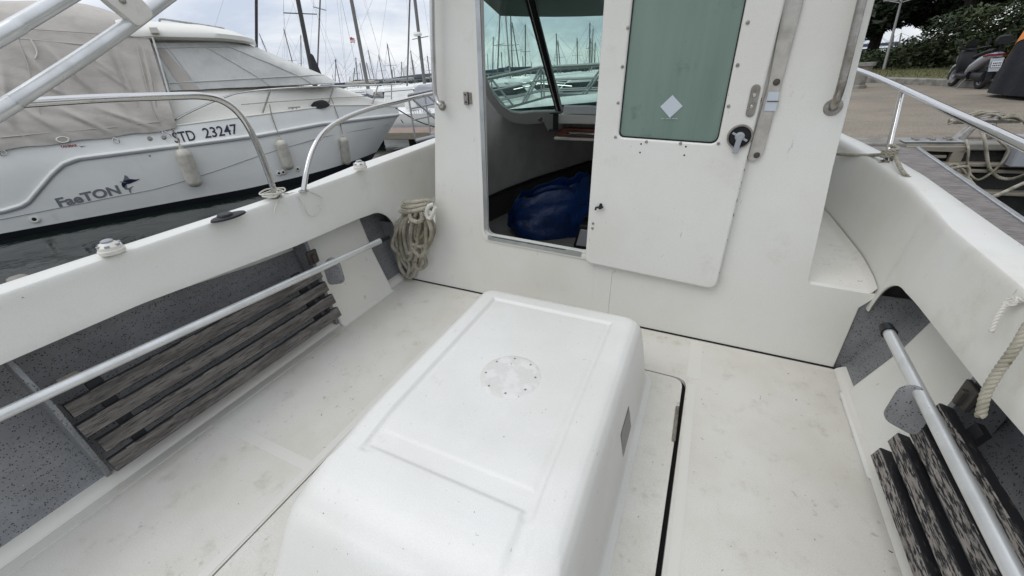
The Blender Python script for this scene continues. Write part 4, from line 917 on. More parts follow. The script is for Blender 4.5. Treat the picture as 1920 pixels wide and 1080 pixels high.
# folding canopy frame, port side
xt = -1.45
def foot_(a, b): a, b = bx_(a, xt), bx_(b, xt); q_ = a + (b - a) * ((.76 - a.z) / (b.z - a.z)); return Vector((-1.60, q_.y, q_.z))
p_ = rail('canopy_tube', [foot_((0, 207), (140, 117))] + [bx_(p, xt) for p in ((-30, 226.5), (0, 207), (140, 117), (235, 52), (300, 4), (360, -40))], .0165, 'alup')
f0 = bx_((246, 30), xt); dv_ = (bx_((300, 4), xt) - bx_((235, 52), xt)).normalized(); up_ = Vector((0, -dv_.z, dv_.y))
fm = MB(); rp = round_poly([(-.03, -.022), (.03, -.022), (.035, .01), (.015, .085), (-.02, .10), (-.045, .06), (-.035, .01)], .018)
m = plate(rp, (), .03, .004); o_ = part('fitting', tfm(m, lambda v: f0 + dv_ * (v.x + .012) + up_ * v.y + Vector((v.z - .006, 0, 0))), 'whitepl', p_)
part('fitting_bolt', MB().lathe([(0, .004), (.007, .003), (.008, 0)], frame_of(f0 + up_ * .035 + Vector((.025, 0, 0)), (1, 0, 0)), 12), 'steelw', p_)
rail('canopy_tube', [foot_((-10, 72), (60, 32))] + [bx_(p, xt) for p in ((-50, 95), (-10, 72), (60, 32), (128, -8), (200, -50))], .0165, 'alup')

# ================================================================== THINGS ABOARD
# coiled rope hanging by the wheelhouse
def cr(px, py, y=1.76): return by_((px, py), y)
cd = MB(); rr = random.Random(12)
def addrope(pts, rad=.0120): q_ = laid_rope(pts, rad, pitch=.062, strands=4, n=6, step=.008); cd.add(q_.v, q_.f)
tp = [(762, 392), (776, 386), (790, 384), (800, 388)]
loops = [((762, 400), (742, 425), (746, 470), (762, 498), (775, 505), (776, 470), (770, 430), (776, 398)),
         ((770, 398), (752, 425), (752, 465), (760, 487), (772, 480), (778, 440), (784, 400)),
         ((776, 396), (760, 420), (758, 455), (768, 475), (780, 462), (786, 430), (792, 396)),
         ((780, 396), (772, 430), (774, 462), (786, 480), (798, 466), (800, 430), (796, 398)),
         ((768, 400), (748, 440), (748, 490), (760, 515), (772, 520), (780, 505), (790, 480), (804, 440), (806, 405)),
         ((758, 402), (740, 440), (736, 460), (744, 472), (752, 478)),
         ((790, 395), (800, 420), (796, 440), (780, 448), (776, 438)),
         ((796, 398), (808, 430), (806, 452), (792, 462), (772, 458)),
         ((764, 402), (756, 440), (762, 470), (768, 500), (764, 518)),
         ((786, 398), (792, 430), (790, 460), (798, 492), (788, 504), (778, 496), (784, 470), (788, 440)),
         ((800, 400), (813, 425), (808, 455), (796, 470))]
for i, lp in enumerate(loops):
    addrope([cr(px + rr.uniform(-1.5, 1.5), py, 1.775 - .022 * (i % 4) - .012 * math.sin(k * 1.3 + i)) for k, (px, py) in enumerate(lp)])
for i in range(3):   # frapping turns at the top
    addrope([cr(750 + 4 * i, 396 - 9 * i, 1.765), cr(762, 398 - 9 * i, 1.71 + .01 * i), cr(782, 394 - 8 * i, 1.70 + .012 * i), cr(800, 390 - 7 * i, 1.71 + .01 * i), cr(813, 392 - 6 * i, 1.75)], .0115)
addrope([cr(768, 402, 1.69), cr(772, 412, 1.68), cr(784, 416, 1.68), cr(792, 410, 1.69), cr(790, 398, 1.7)])
solo('coiled_rope', cd, 'rope', 'thick greenish white braided rope coiled in the corner left of the doorway', 'rope', M4=MBOAT)
cw_ = laid_rope([cr(812, 383, 1.70), cr(803, 388, 1.68), cr(800, 402, 1.68), cr(806, 409, 1.68), cr(812, 400, 1.68), cr(817, 388, 1.69)], .0115, pitch=.05, strands=4, n=6)
solo('rope_end_loop', cw_, 'ropew', 'whiter loop of rope end tucked at the top of the coiled rope', 'rope', M4=MBOAT)
# thin cord round the aft rail foot
cc = bx_((514, 368), -1.70); cb = MB()
def crd(pts, rad=.0034): q_ = laid_rope(pts, rad, strands=3, n=5, step=.004); cb.add(q_.v, q_.f)
for k in range(4):
    a0 = k * .7; crd([cc + Vector(((.022 + .010 * k) * math.cos(a0 + t * .8), (.024 + .009 * k) * math.sin(a0 + t * .8), .004 + .006 * k + .002 * math.sin(t * 2))) for t in range(9)])
crd([cc + Vector(p) for p in ((-.02, -.03, .012), (.01, -.055, .016), (.05, -.03, .01), (.03, .0, .02), (0, .02, .02))])
crd([bx_((545, 362), -1.69), bx_((580, 360), -1.668), bx_((605, 372), -1.640), bx_((600, 392), -1.637), bx_((588, 406), -1.634), bx_((575, 398), -1.634), bx_((569, 380), -1.640), bx_((555, 366), -1.675), bx_((532, 362), -1.70)])
crd([bx_((528, 366), -1.69), bx_((522, 376), -1.665), bx_((516, 390), -1.640), bx_((514, 401), -1.634)])
solo('white_string', cb, 'ropew', 'thin white string tied round the port rail foot, a loop trailing over the gunwale', 'cord', M4=MBOAT)
# cord on the starboard stanchion
sc_ = MB()
def crs(pts, rad=.008): q_ = laid_rope(pts, rad, strands=3, n=6); sc_.add(q_.v, q_.f)
for k in range(3): crs([sb + Vector((.024 * math.cos(t * .75 + k), .024 * math.sin(t * .75 + k), .012 + .016 * k + .003 * t)) for t in range(9)])
crs([sb + Vector((-.02, .0, .03)), bx_((1620, 291), xs - .04), bx_((1570, 289), xs - .10)])
crs([sb + Vector((.02, -.01, .03)), bz_((1690, 318), .775), bz_((1708, 338), .745), bz_((1716, 350), .66)])
solo('tied_rope', sc_, 'rope', 'pale cord knotted round the foot of the starboard stanchion', 'cord', M4=MBOAT)
# heavy laid rope and thin cord hanging on the starboard coaming
hp_ = [bx_((1965, 560), .70), bx_((1935, 600), .685), bx_((1905, 650), .672), bx_((1870, 700), .665), bx_((1848, 740), .655), bx_((1838, 782), .655)]
solo('hanging_rope', laid_rope(hp_, .0092, pitch=.034, strands=3, n=8, step=.004), 'rope', 'thick three-strand rope hanging over the starboard gunwale at the right edge', 'rope', M4=MBOAT)
hq = [bx_((1975, 548), .72), bx_((1925, 562), .71), bx_((1896, 566), .70), bx_((1880, 578), .69), bx_((1867, 600), .682), bx_((1858, 622), .678)]
tcd = laid_rope(hq, .0055, strands=3, n=6, step=.003); kn_ = laid_rope([hq[2] + Vector((.006 * math.cos(t), .010 * math.sin(t), .010 * math.cos(t))) for t in range(8)], .005, n=5); tcd.add(kn_.v, kn_.f)
solo('thin_line', tcd, 'ropew', 'short thin knotted line hanging just left of the thick three-strand rope', 'cord', M4=MBOAT)
# blue carrier bag on the cabin floor
bc = bz_((1022, 452), .10) + Vector((-.02, .20, 0))
r = root('carrier_bag', bc, 'blue woven carrier bag lying open on the wheelhouse floor', 'bag', M4=MBOAT)
rows = []
for i in range(25):
    v_ = i / 24; row = []
    for j in range(48):
        a = 2 * math.pi * j / 48; ca, sa = math.cos(a), math.sin(a); rx = .325 * (1 - .25 * v_ ** 2) * (.86 + .14 * min(1, v_ * 6)); ry = .17 * (1 - .35 * v_)
        sx = math.copysign(abs(ca) ** .7, ca); sy = math.copysign(abs(sa) ** .7, sa)
        wv = 1 + .10 * noise.noise((ca * 2, sa * 2, v_ * 3)) + .04 * noise.noise((ca * 6, sa * 6, v_ * 7))
        hh = .34 + .07 * ca + .03 * noise.noise((ca * 3, sa * 3, 5))
        row.append(Vector((rx * sx * wv, ry * sy * wv, .004 + hh * v_ ** .9)))
    rows.append(row)
rz = Matrix.Rotation(R_(28), 3, 'Z')
part('bag_body', tfm(MB().grid(rows, True), lambda v: rz @ v), 'bag', r, smooth=70, solid=.004)
part('bag_base', tfm(MB().add([rows[0][j] for j in range(48)], [tuple(range(48))]), lambda v: rz @ v), 'bag', r)
part('bag_mouth_shade', tfm(MB().grid([[Vector((.24 * x, .12 * y, .24 + .05 * noise.noise((x * 4, y * 4, 0)))) for x in [-1 + i / 5 for i in range(11)]] for y in [-1 + i / 4 for i in range(9)]]), lambda v: rz @ v), 'dark', r, smooth=40)  # dark sheet standing in for the shade inside the open bag
part('handle', tfm(MB().grid([[Vector((x, -.115 - .03 * math.sin(t), .34 + .05 * math.sin(t * 1.0) - w_ * .024 )) for w_ in (0, 1)] for x, t in [(-.15 + i * .03, i * .314) for i in range(11)]]), lambda v: rz @ v), 'bag', r, solid=.003)
# dark case at the sill
cs = bz_((1082, 470), .10) + Vector((.06, .12, 0))
r = root('tool_case', cs, 'small dark grey case standing just inside the doorway beside the blue bag', 'case', M4=MBOAT)
part('case_body', MB().hexa([Vector(p) for p in ((-.10, -.10, 0), (.10, -.10, 0), (.10, .10, 0), (-.10, .10, 0), (-.07, -.07, .17), (.08, -.07, .17), (.08, .08, .17), (-.07, .08, .17))]), 'black', r, bev=.015)
part('lid_panel', MB().hexa([Vector(p) for p in ((-.075, -.106, .03), (.075, -.106, .03), (.075, -.09, .03), (-.075, -.09, .03), (-.055, -.082, .14), (.06, -.082, .14), (.06, -.07, .14), (-.055, -.07, .14))]), 'greypl', r, bev=.005)
part('handle', MB().tube(spl([(-.05, 0, .17), (-.04, 0, .205), (.04, 0, .205), (.05, 0, .17)], 4), .008, 8), 'black', r)
# folded paper on the sill
pa = [Vector((-.985, 2.935, .896)), Vector((-.60, 2.935, .896))]
m = MB().grid([[Vector((x, y, .897 + zz + .006 * noise.noise((x * 9, y * 9, 0)))) for y, zz in ((2.84, 0), (2.843, .04), (2.86, .052), (2.885, .048), (2.89, 0))] for x in [-.935 + i * .037 for i in range(11)]])
solo('folded_cloth', m, 'plate', 'crumpled white cloth folded on the windscreen sill right of the black post', 'cloth', M4=MBOAT, smooth=30)
part('visor', MB().grid([[Vector((x, y - .10 * abs((x + .42) / .9) ** 3 * (y - 2.3), z + .035 * abs((x + .42) / .9) ** 2)) for x in [-1.42 + i * .178 for i in range(11)]] for y, z in ((2.38, 1.63), (2.7, 1.55), (3.02, 1.468))]), pmat('visor_underside_shade', (.05, .06, .055), .7), boat, smooth=60, solid=.02)  # white visor coloured dark green, shade of its underside put into the colour

# ================================================================== NEIGHBOURING CRUISER
A0 = Vector((-8.44, 1.81, WZL)); hh = Vector((.469, .883, 0)).normalized(); nn_ = Vector((hh.y, -hh.x, 0))
MC = Matrix((hh, -nn_, Vector((0, 0, 1)))).transposed().to_4x4(); MC.translation = A0      # local x forward, y to port (away from us), z up from the water
cru = root('motor_cruiser', (0, 0, 0), 'white motor cruiser with a beige canvas cockpit cover and pale fenders', 'boat', M4=MC)
BC = 1.25
def npx(p, n, dz=0):   # pixel on the vertical plane at offset n toward us -> local (x, y, z)
    q_ = _pl(RW, CW, p, nn_, n + nn_.dot(A0)) - A0; return Vector((q_.dot(hh), -n, q_.z))
def Ls(z): zz = z + WZL; return 5.5 + .8 * max(-.4, min(1, (zz + .22) / .82))
def nside(s, z):
    zz = z + WZL; t = max(0, min(1.1, (zz + .22) / .9)); Lz = Ls(z); u = max(0, (s - 2.3) / (Lz - 2.3)); u = min(u, 1)
    base = interp(zz, ((-.5, -.12), (-.3, -.02), (-.2, 0), (0, .04), (.3, .07), (.6, .09), (.85, .05), (1.0, .0)))
    return -BC * u ** (3 - .45 * t) + base * (1 - u)
def hs(p, off=0, n0=.05):   # pixel -> point on the hull side
    n = n0
    for _ in range(12): v = npx(p, n); n = n * .4 + .6 * nside(v.x, v.z)
    v = npx(p, n + off); return v
def hgrid(z0s, z1s, nm, mat, nz=5, s0=-1.6, solid=0, both=True, lab=None):
    m = MB()
    for sg in ((0, 1) if both else (0,)):
        rows = []
        for k in range(nz + 1):
            row = []
            for i in range(61):
                u = i / 60
                sx = s0 + (6.0 - s0) * u; z = lerp(z0s(sx), z1s(sx), k / nz); s = s0 + (Ls(z) - s0) * u; n = nside(s, z)
                row.append(Vector((s, -n if sg == 0 else 2 * BC + n, z)))
            rows.append(row)
        m.grid(rows)
    return part(nm, m, mat, cru, smooth=50, solid=solid, label=lab)
def zrub(s): return interp(s, ((-1.6, .34), (.0, .36), (.22, .40), (.62, .73), (.78, .84), (.95, .89), (3.2, .90), (4.3, .95), (5.3, .93), (6.3, .88)))
def zdeck(s): return interp(s, ((-1.6, 1.14), (0, 1.14), (2, 1.18), (3.3, 1.22), (4.6, 1.25), (5.4, 1.18), (6.3, 1.06)))
def zboot(s): return interp(s, ((-1.6, .075), (3, .09), (5.5, .17)))
hgrid(lambda s: -.35, zboot, 'boot_stripe', 'boot', 3)
hgrid(lambda s: zboot(s) + .0, lambda s: zrub(s), 'hull', 'hullw', 9)
hgrid(lambda s: zrub(s), lambda s: zdeck(s), 'topsides', 'hullw', 4)
# rubbing strake, its underside shade painted as a grey line, and styling line
def along(zf, nm, mat, rad, off, s0=-1.6, s1=6.28, lab=None):
    P = []
    for i in range(90):
        s = s0 + (s1 - s0) * i / 89; z = zf(s); s_ = min(s, Ls(z)); P.append(Vector((s_, -(nside(s_, z) + off), z)))
    return part(nm, MB().tube(P, rad, 8), mat, cru)
along(lambda s: zrub(s) + .018, 'strake_and_shade', 'hullw', .024, .010); along(lambda s: zrub(s) - .012, 'strake_and_shade', 'greypl', .015, .008)
along(zdeck, 'toe_rail', 'cream', .014, .0)
cpts = [hs(p) for p in ((0, 412), (60, 400), (110, 390), (220, 368), (300, 352), (400, 322), (480, 294), (560, 270), (607, 257), (680, 243), (728, 234))]
part('hull_crease', MB().tube([v + Vector((0, -.002, 0)) for v in spl(cpts, 5)], .006, 6), 'greypl', cru)
# deck, coachroof
rows = []
for i in range(50):
    s = -1.6 + 7.85 * i / 49; z = zdeck(s); n = nside(min(s, Ls(z)), z) - .0; rows.append([Vector((s, -n, z)), Vector((s, BC, z + .03)), Vector((s, 2 * BC + n, z))])
part('deck', MB().grid(rows), 'cream', cru, smooth=60)
cr_top = ((2.0, 1.70), (3.0, 1.66), (4.0, 1.61), (4.75, 1.57), (4.95, 1.54), (5.15, 1.46), (5.35, 1.39), (5.6, 1.30), (5.85, 1.2), (6.0, 1.10))
rows = []
for i in range(44):
    s = .0 + 5.95 * i / 43; zt_ = interp(s, ((0, 1.70),) + cr_top); zd = zdeck(s); n = nside(min(s, 5.9), zd) - .14 * (1 - max(0, s - 4) / 3); hb = n + BC
    if hb < .06: hb = .06
    sec = []
    for f, g_ in ((1, 0), (.97, .35), (.92, .7), (.86, .9), (.76, .985), (.5, 1.02), (.2, 1.04)): sec.append((f * hb, zd - .02 + (zt_ - zd + .02) * g_))
    rows.append([Vector((s, BC - a, z)) for a, z in sec] + [Vector((s, BC + a, z)) for a, z in reversed(sec)])
part('coachroof', MB().grid(rows), 'cream', cru, smooth=60)
# porthole
pq = [hs(p, -.02) for p in ((582, 198), (588, 191), (597, 188), (605, 187), (613, 190), (618, 197), (612, 202), (600, 204), (590, 203))]
pc_ = sum(pq, Vector()) / len(pq); yy = pc_.y + .02
pq2 = [(npx(p, -yy + .075).x, npx(p, -yy + .075).z) for p in ((582, 198), (588, 191), (597, 188), (605, 187), (613, 190), (619, 197), (612, 202), (600, 204), (590, 203))]
po = part('porthole', tfm(plate(round_poly(pq2, .01, 2), (), .02, .004), lambda v: Vector((v.x, yy - .065 - v.z, v.y))), 'glassd', cru)
# windscreen cover (pale mesh canvas)
def wsx(s, g): return s
wz0, wz1 = 1.695, 2.33
rows = []
for k in range(9):
    f = k / 8; z = lerp(1.66, 2.30, f); sf = lerp(5.0, 3.68, f); hb = lerp(1.02, .86, f); row = []
    for i in range(12): s = lerp(2.2, sf - .55 * (1 - .0 * f), i / 11); row.append(Vector((s, BC - hb * (1 - .04 * (i / 11)), z - (.04 * i / 11 if k == 0 else 0) + .01 * noise.noise((i * .8, k, 0)))))
    for i in range(1, 13):
        a = i / 12 * math.pi / 2; row.append(Vector((sf - .55 + .55 * math.sin(a), BC - hb * .96 * math.cos(a) ** .8 if a < 1.57 else BC, z - (.04 if k == 0 else 0))))
    row += [Vector((v.x, 2 * BC - v.y, v.z)) for v in reversed(row[:-1])]; rows.append(row)
wc_ = part('windscreen_cover', MB().grid(rows), 'canvasw', cru, smooth=60)
def onws(f, u):   # point on the near side of the windscreen cover
    k = f * 8; i = u * 24; r0 = rows[int(min(k, 7))]; r1 = rows[int(min(k, 7)) + 1]; t = k - int(min(k, 7)); j = int(min(i, 22)); tt = i - j
    return (r0[j].lerp(r0[j + 1], tt)).lerp(r1[j].lerp(r1[j + 1], tt), t) + Vector((.0, -.008, 0))
for uu in (.02, .09, .30, .44):
    part('seam', MB().tube([onws(f / 8, uu + .03 * (f / 8)) for f in range(9)], .008, 5), 'canvasw', wc_)
part('border', MB().grid([[onws(f / 8, u_ / 20) for u_ in (1, 1.4, 1.9)] for f in range(8)]), 'canvas', wc_, solid=.004)
part('seam', MB().tube([onws(.16, u / 20) for u in range(0, 20)], .008, 5), 'canvasw', wc_)
part('seam', MB().tube([onws(.90, u / 20) for u in range(0, 20)], .008, 5), 'canvasw', wc_)
# hard top
rows = []
for i in range(26):
    s = lerp(2.0, 3.74, i / 25); e = interp(s, ((.7, 1), (3.2, 1), (3.5, .9), (3.66, .72), (3.74, .45))); hb = 1.0 * e
    zt_ = interp(s, ((.7, 2.68), (1.6, 2.70), (2.45, 2.62), (3.0, 2.58), (3.4, 2.50), (3.74, 2.36))); zb = interp(s, ((.7, 2.38), (2.3, 2.34), (3.2, 2.31), (3.74, 2.26)))
    sec = [(hb * .9, zb), (hb, zb + .03), (hb * 1.0, zb + .09), (hb * .93, lerp(zb, zt_, .6)), (hb * .75, lerp(zb, zt_, .86)), (hb * .45, lerp(zb, zt_, .97)), (0, zt_)]
    rows.append([Vector((s, BC - a, z)) for a, z in sec] + [Vector((s, BC + a, z)) for a, z in reversed(sec[:-1])])
part('hard_top', MB().grid(rows), 'cream', cru, smooth=50)
part('roof_rail', MB().tube(spl([npx(p, -.65) for p in ((299, 41), (303, 36), (340, 41), (400, 50), (421, 54))], 5), .014, 8), 'steelw', cru)
cz = npx((289, 57), -.22); part('nav_light', MB().box((-.05, -.04, -.04), (.05, .04, .04), Matrix.Translation(cz)), 'whitepl', cru, bev=.01)
# beige canvas: sides and roof
def crease(s, z):
    t = 0
    for (a, b, w_, h_) in CRS:
        ab = b - a; u = max(0, min(1, (Vector((s, z)) - a).dot(ab) / ab.length_squared)); d = (Vector((s, z)) - a - ab * u).length; t += h_ * math.exp(-(d / w_) ** 2) * math.sin(math.pi * (u * .9 + .05))
    return t
def _c2(p): v = npx(p, -.08); return Vector((v.x, v.z))
CRS = [(_c2(a), _c2(b), w_, h_) for a, b, w_, h_ in (((52, 100), (118, 176), .035, .05), ((85, 85), (165, 168), .03, .045), ((110, 110), (190, 182), .03, .04), ((60, 150), (128, 178), .03, .04), ((150, 90), (228, 150), .03, .035), ((175, 120), (250, 172), .025, .03),
    ((205, 90), (248, 185), .025, -.035), ((30, 190), (120, 245), .04, .045), ((110, 200), (215, 250), .035, .04), ((180, 200), (290, 238), .03, .035), ((0, 120), (30, 240), .04, .03), ((225, 195), (270, 240), .03, -.03), ((262, 90), (288, 200), .018, -.03), ((272, 90), (296, 190), .016, .03), ((10, 215), (60, 262), .03, -.035))]
rows = []
for k in range(71):
    f = k / 70; row = []
    for i in range(230):
        u = i / 229; sr = lerp(2.19, 2.30, f) ; s = lerp(-1.7, sr, u); zb = zdeck(s) + .01 - .02 * math.sin(u * 22) ** 2 * (f < .1); zt_ = interp(s, ((-1.7, 2.50), (.9, 2.44), (2.3, 2.33))); z = lerp(zb - (.04 if k == 0 else 0), zt_, f)
        n = lerp(nside(s, zdeck(s)) + .035, -.26, f ** 1.3)
        n += .030 * noise.noise((s * 1.5, z * 1.5, 1)) * min(1, f * 5) + .040 * abs(noise.noise((s * 1.3 + z * 1.9, z * .9 - s * .4, 4))) + .016 * abs(noise.noise((s * 2.2 + z * 4, z * 1.5, 9)))
        n += crease(s, z); row.append(Vector((s, -n, z)))
    rows.append(row)
cv = part('canvas_side', MB().grid(rows), 'canvas', cru, smooth=70)
def onc(s, z, off=.02): f = (z - zdeck(s)) / (2.4 - zdeck(s)); return Vector((s, -(lerp(nside(s, zdeck(s)) + .02, -.26, max(0, f) ** 1.3) + off), z))
def cpx(p, off=.02):
    n = -.1
    for _ in range(10): v = npx(p, n); f = max(0, (v.z - 1.16) / 1.24); n = lerp(.05, -.26, f ** 1.3)
    return npx(p, n + off)
for path in (((0, 47), (50, 54), (170, 62), (285, 71)), ((34, 72), (52, 120), (66, 182), (80, 230)), ((34, 72), (140, 82), (214, 88), (236, 140), (258, 200)), ((255, 80), (270, 140), (285, 205), (300, 236)), ((0, 258), (100, 248), (200, 240), (300, 228)), ((268, 84), (284, 150), (292, 200))):
    part('canvas_seam', MB().tube([cpx(p, .045) for p in path], .006, 5), 'canvas', cv)
part('canvas_edge', MB().tube([cpx(p, .025) for p in ((286, 70), (300, 115), (316, 172), (326, 232))], .014, 6), 'canvasw', cv)
for path in (((58, 74), (66, 88), (70, 100), (66, 110)), ((164, 95), (168, 106), (167, 118))):
    part('tie_cord', MB().tube(spl([cpx(p, .07) for p in path], 4), .010, 6), 'ropew', cv)
rows = []
for i in range(30):
    s = lerp(-1.7, 2.29, i / 29); ze = interp(s, ((-1.7, 2.50), (.9, 2.44), (2.3, 2.33))); zt_ = interp(s, ((-1.7, 2.84), (.9, 2.85), (1.5, 2.87), (1.8, 2.83), (2.05, 2.72), (2.3, 2.62)))
    rows.append([Vector((s, BC - a * 1.0, lerp(ze, zt_, g_) + .01 * noise.noise((s * 2, a * 3, 0)))) for a, g_ in ((1.0, -.03), (.98, .05), (.9, .45), (.72, .8), (.4, .97), (0, 1), (-.4, .97), (-.72, .8), (-.9, .45), (-1, 0))])
part('canvas_roof', MB().grid(rows), 'canvas', cru, smooth=70)
# bungee loops, badge, fasteners
for p in ((8, 282, 5, 292), (213, 258, 222, 268), (303, 244, 320, 256)):
    a_, b_ = hs(p[:2], .03), hs(p[2:], .02); part('bungee_loop', MB().tube(spl([a_, (a_ + b_) / 2 + Vector((.03, -.01, 0)), b_, (a_ + b_) / 2 - Vector((.03, .01, 0)), a_], 4), .006, 6), 'steel', cru)
c_ = hs((118, 262), .05); part('ring', MB().lathe([(.035, 0), (.045, .01), (.055, 0), (.045, -.01), (.035, 0)], frame_of(c_, (0, -1, .1)) @ Matrix.Diagonal((1.3, .8, 1, 1)), 20), 'whitepl', cru)
for p in ((281, 260), (307, 258)): part('snap_fastener', MB().lathe([(0, .02), (.012, .02), (.02, .008), (.03, .006), (.034, 0)], frame_of(hs(p), (0, -1, .1)), 16), 'steelw', cru)
for p, r_ in (((65, 411), .055), ((523, 325), .045), ((531, 323), .045), ((558, 317), .042)):
    o_ = part('drain_outlet', MB().lathe([(.45 * r_, .02), (.7 * r_, .022), (r_, .010), (r_, 0)], frame_of(hs(p), (0, -1, .1)), 20), 'whitepl', cru)
    part('hole', MB().lathe([(0, .012), (.5 * r_, .012)], frame_of(hs(p), (0, -1, .1)), 16), 'dark', o_)
# lettering on the side
def letter(s, p0, p1, hpx, mat, nm, bold=0, shear=0, sx=1):
    """text whose baseline runs from pixel p0 to p1 on the hull side, cap height given in metres"""
    m = text_mb(s, 1.0, .0015, shear, bold); xs = [v.x for v in m.v]; xmin, xmax = min(xs), max(xs); ys = [v.y for v in m.v]; ymin, ymax = 0, max(ys)
    a_, b_ = hs(p0), hs(p1); L2 = Vector((b_.x - a_.x, b_.z - a_.z)); ln_ = L2.length; L2.normalize()
    def f(v):
        u = (v.x - xmin) / (xmax - xmin) * ln_; h_ = v.y / ymax * hpx; x = a_.x + L2.x * u; z = a_.z + L2.y * u + h_; return Vector((x, -(nside(x, z) + .004 + v.z), z))
    return part(nm, tfm(m, f), mat, cru, smooth=20)
hcap = abs(hs((340, 246)).z - hs((340, 266)).z)
letter('STD', (329, 268), (369, 262), hcap, 'navy', 'registration_letters', .012)
letter('23247', (385, 259), (448, 250), hcap, 'navy', 'registration_letters', .012)
hc2 = abs(hs((150, 368)).z - hs((150, 385)).z)
letter('FaeTON', (112, 388), (228, 362), hc2, 'greylet', 'name_letters', .035)
hc3 = abs(hs((130, 272)).z - hs((130, 277)).z)
letter('YANMAR', (114, 277.5), (146, 274.5), hc3, 'redlet', 'engine_maker_letters', .02)
def shape(pts, nm, mat, off=.004):
    P = [hs(p) for p in pts]; m = plate([(p.x, p.z) for p in P], (), .002); return part(nm, tfm(m, lambda v: Vector((v.x, -(nside(v.x, v.y) + off + v.z), v.y))), mat, cru, smooth=10)
Zf = lambda L_: [(100 + x / 8.309, 270 + y / 8.309) for x, y in L_]
shape(Zf([(395, 20), (430, 34), (450, 28), (515, 28), (465, 38), (440, 55), (425, 45)]), 'bird_emblem', 'greylet')
shape(Zf([(1110, 480), (1150, 500), (1190, 545), (1140, 560), (1080, 580), (1100, 540)]), 'fish_emblem_fin', 'greylet', .0045)
shape(Zf([(1075, 590), (1110, 565), (1200, 545), (1290, 552), (1355, 540), (1300, 572), (1260, 590), (1200, 615), (1150, 625), (1120, 655), (1105, 690), (1075, 665), (1060, 625)]), 'fish_emblem', 'navy', .0035)
shape(Zf([(1105, 690), (1125, 650), (1150, 640), (1145, 680), (1180, 685), (1215, 665), (1250, 650), (1215, 690), (1205, 730), (1218, 775), (1190, 750), (1170, 712), (1120, 710)]), 'fish_emblem_tail', 'greylet')
shape(Zf([(1025, 588), (1060, 582), (1120, 595), (1160, 605), (1060, 600)]), 'fish_emblem_beak', 'greylet', .006)
shape(Zf([(1480, 178), (1520, 178), (1508, 202)]), 'dark_arrow_mark', 'navy')
shape([(268, 241.5), (278, 240.5), (279, 248), (270, 249)], 'canvas_badge', 'navy', .035)
# rust streak below the outlets
# pulpit rail
N2 = -.02
def dn(p, z): # pixel -> point on deck edge band inset
    n = -.05
    for _ in range(12): v = npx(p, n); n = .5 * n + .5 * (nside(min(v.x, 6.2), zdeck(v.x)) - .05)
    return npx(p, n)
rp_ = [dn(p, 0) for p in ((311, 236), (345, 216), (385, 197), (420, 183), (450, 174), (500, 168), (560, 164), (640, 161), (700, 159), (735, 158))]
pr = part('pulpit_rail', MB().tube(spl(rp_, 5), .0145, 10), 'steel', cru)
for a_, b_ in (((507, 168), (491, 216)), ((626, 163), (612, 206)), ((709, 159), (697, 200)), ((734, 158), (734, 186))):
    part('stanchion', MB().tube([dn(a_, 0), dn(b_, 0)], .013, 8), 'steelw', pr)
part('wire', MB().tube([dn(p, 0) for p in ((452, 196), (500, 192), (618, 184), (702, 180), (733, 180))], .007, 6), 'steelw', pr)
far = [Vector((v.x, 2 * BC - v.y, v.z)) for v in rp_]; part('pulpit_rail', MB().tube(spl(far, 5), .0145, 8), 'steel', cru)
bow = [rp_[-1], Vector((rp_[-1].x + .25, BC, rp_[-1].z)), far[-1]]; part('pulpit_rail', MB().tube(spl(bow, 6), .0145, 8), 'steel', cru)
for v in far[3:-1:2]: part('stanchion', MB().tube([v, Vector((v.x - .03, v.y, zdeck(v.x)))], .012, 8), 'steelw', cru)
c_ = dn((553, 206), 0); part('cleat', MB().tube([c_ + Vector((-.1, 0, .04)), c_ + Vector((.1, 0, .04))], .012, 8).tube([c_ + Vector((-.03, 0, -.01)), c_ + Vector((-.03, 0, .04))], .01, 6).tube([c_ + Vector((.03, 0, -.01)), c_ + Vector((.03, 0, .04))], .01, 6), 'steelw', cru)
sp_ = hs((752, 226)); part('bow_ring', MB().tube([sp_ + Vector((.0, 0, .02)), sp_ + Vector((.05, .02, -.06))], .012, 6), 'steelw', cru)
# fenders hung on the cruiser's side
def fender(tp, bt_, rad, rope, lab):
    a_ = hs(tp, rad + .01); b_ = hs(bt_, rad + .01); a_, b_ = MC @ a_, MC @ b_; o_ = b_
    r = root('fender', tuple(o_), lab, 'fender', 'fenders hung on the white cruiser'); ax = (a_ - b_); ln_ = ax.length; F = frame_of((0, 0, 0), ax)
    part('fender_body', MB().lathe([(0, 0), (rad * .35, .004), (rad * .7, rad * .18), (rad * .95, rad * .55), (rad, rad * .9), (rad, ln_ - rad * .9), (rad * .95, ln_ - rad * .55), (rad * .7, ln_ - rad * .18), (rad * .3, ln_), (rad * .25, ln_ + rad * .4), (0, ln_ + rad * .45)], F, 24), 'fender', r)
    pts = [a_ - o_] + []; part('lanyard', laid_rope([a_ - o_] + [(MC @ hs(p, .03) if p[1] > 205 else MC @ dn(p, 0) + nn_ * .02) - o_ for p in rope], .010, n=5, step=.02), 'rope', r)
fender((340, 279), (368, 350), .105, ((333, 262), (322, 240)), 'squarish grubby fender hanging below the registration letters')
fender((525, 262), (543, 318), .092, ((520, 246), (510, 218), (505, 196)), 'long fender with a pointed end, middle of the three on the cruiser')
fender((643, 257), (651, 308), .082, ((640, 240), (632, 214), (621, 185)), 'smaller white fender nearest the bow of the cruiser')
# mooring line from its bow
a_ = MC @ hs((742, 203)); b_ = wz_((815, 238), .02)
solo('bow_line', laid_rope([a_, a_.lerp(b_, .5) - Vector((0, 0, .06)), b_], .016, n=5, step=.03), 'black', 'black mooring line running from the cruiser bow down to the pontoon', 'rope')

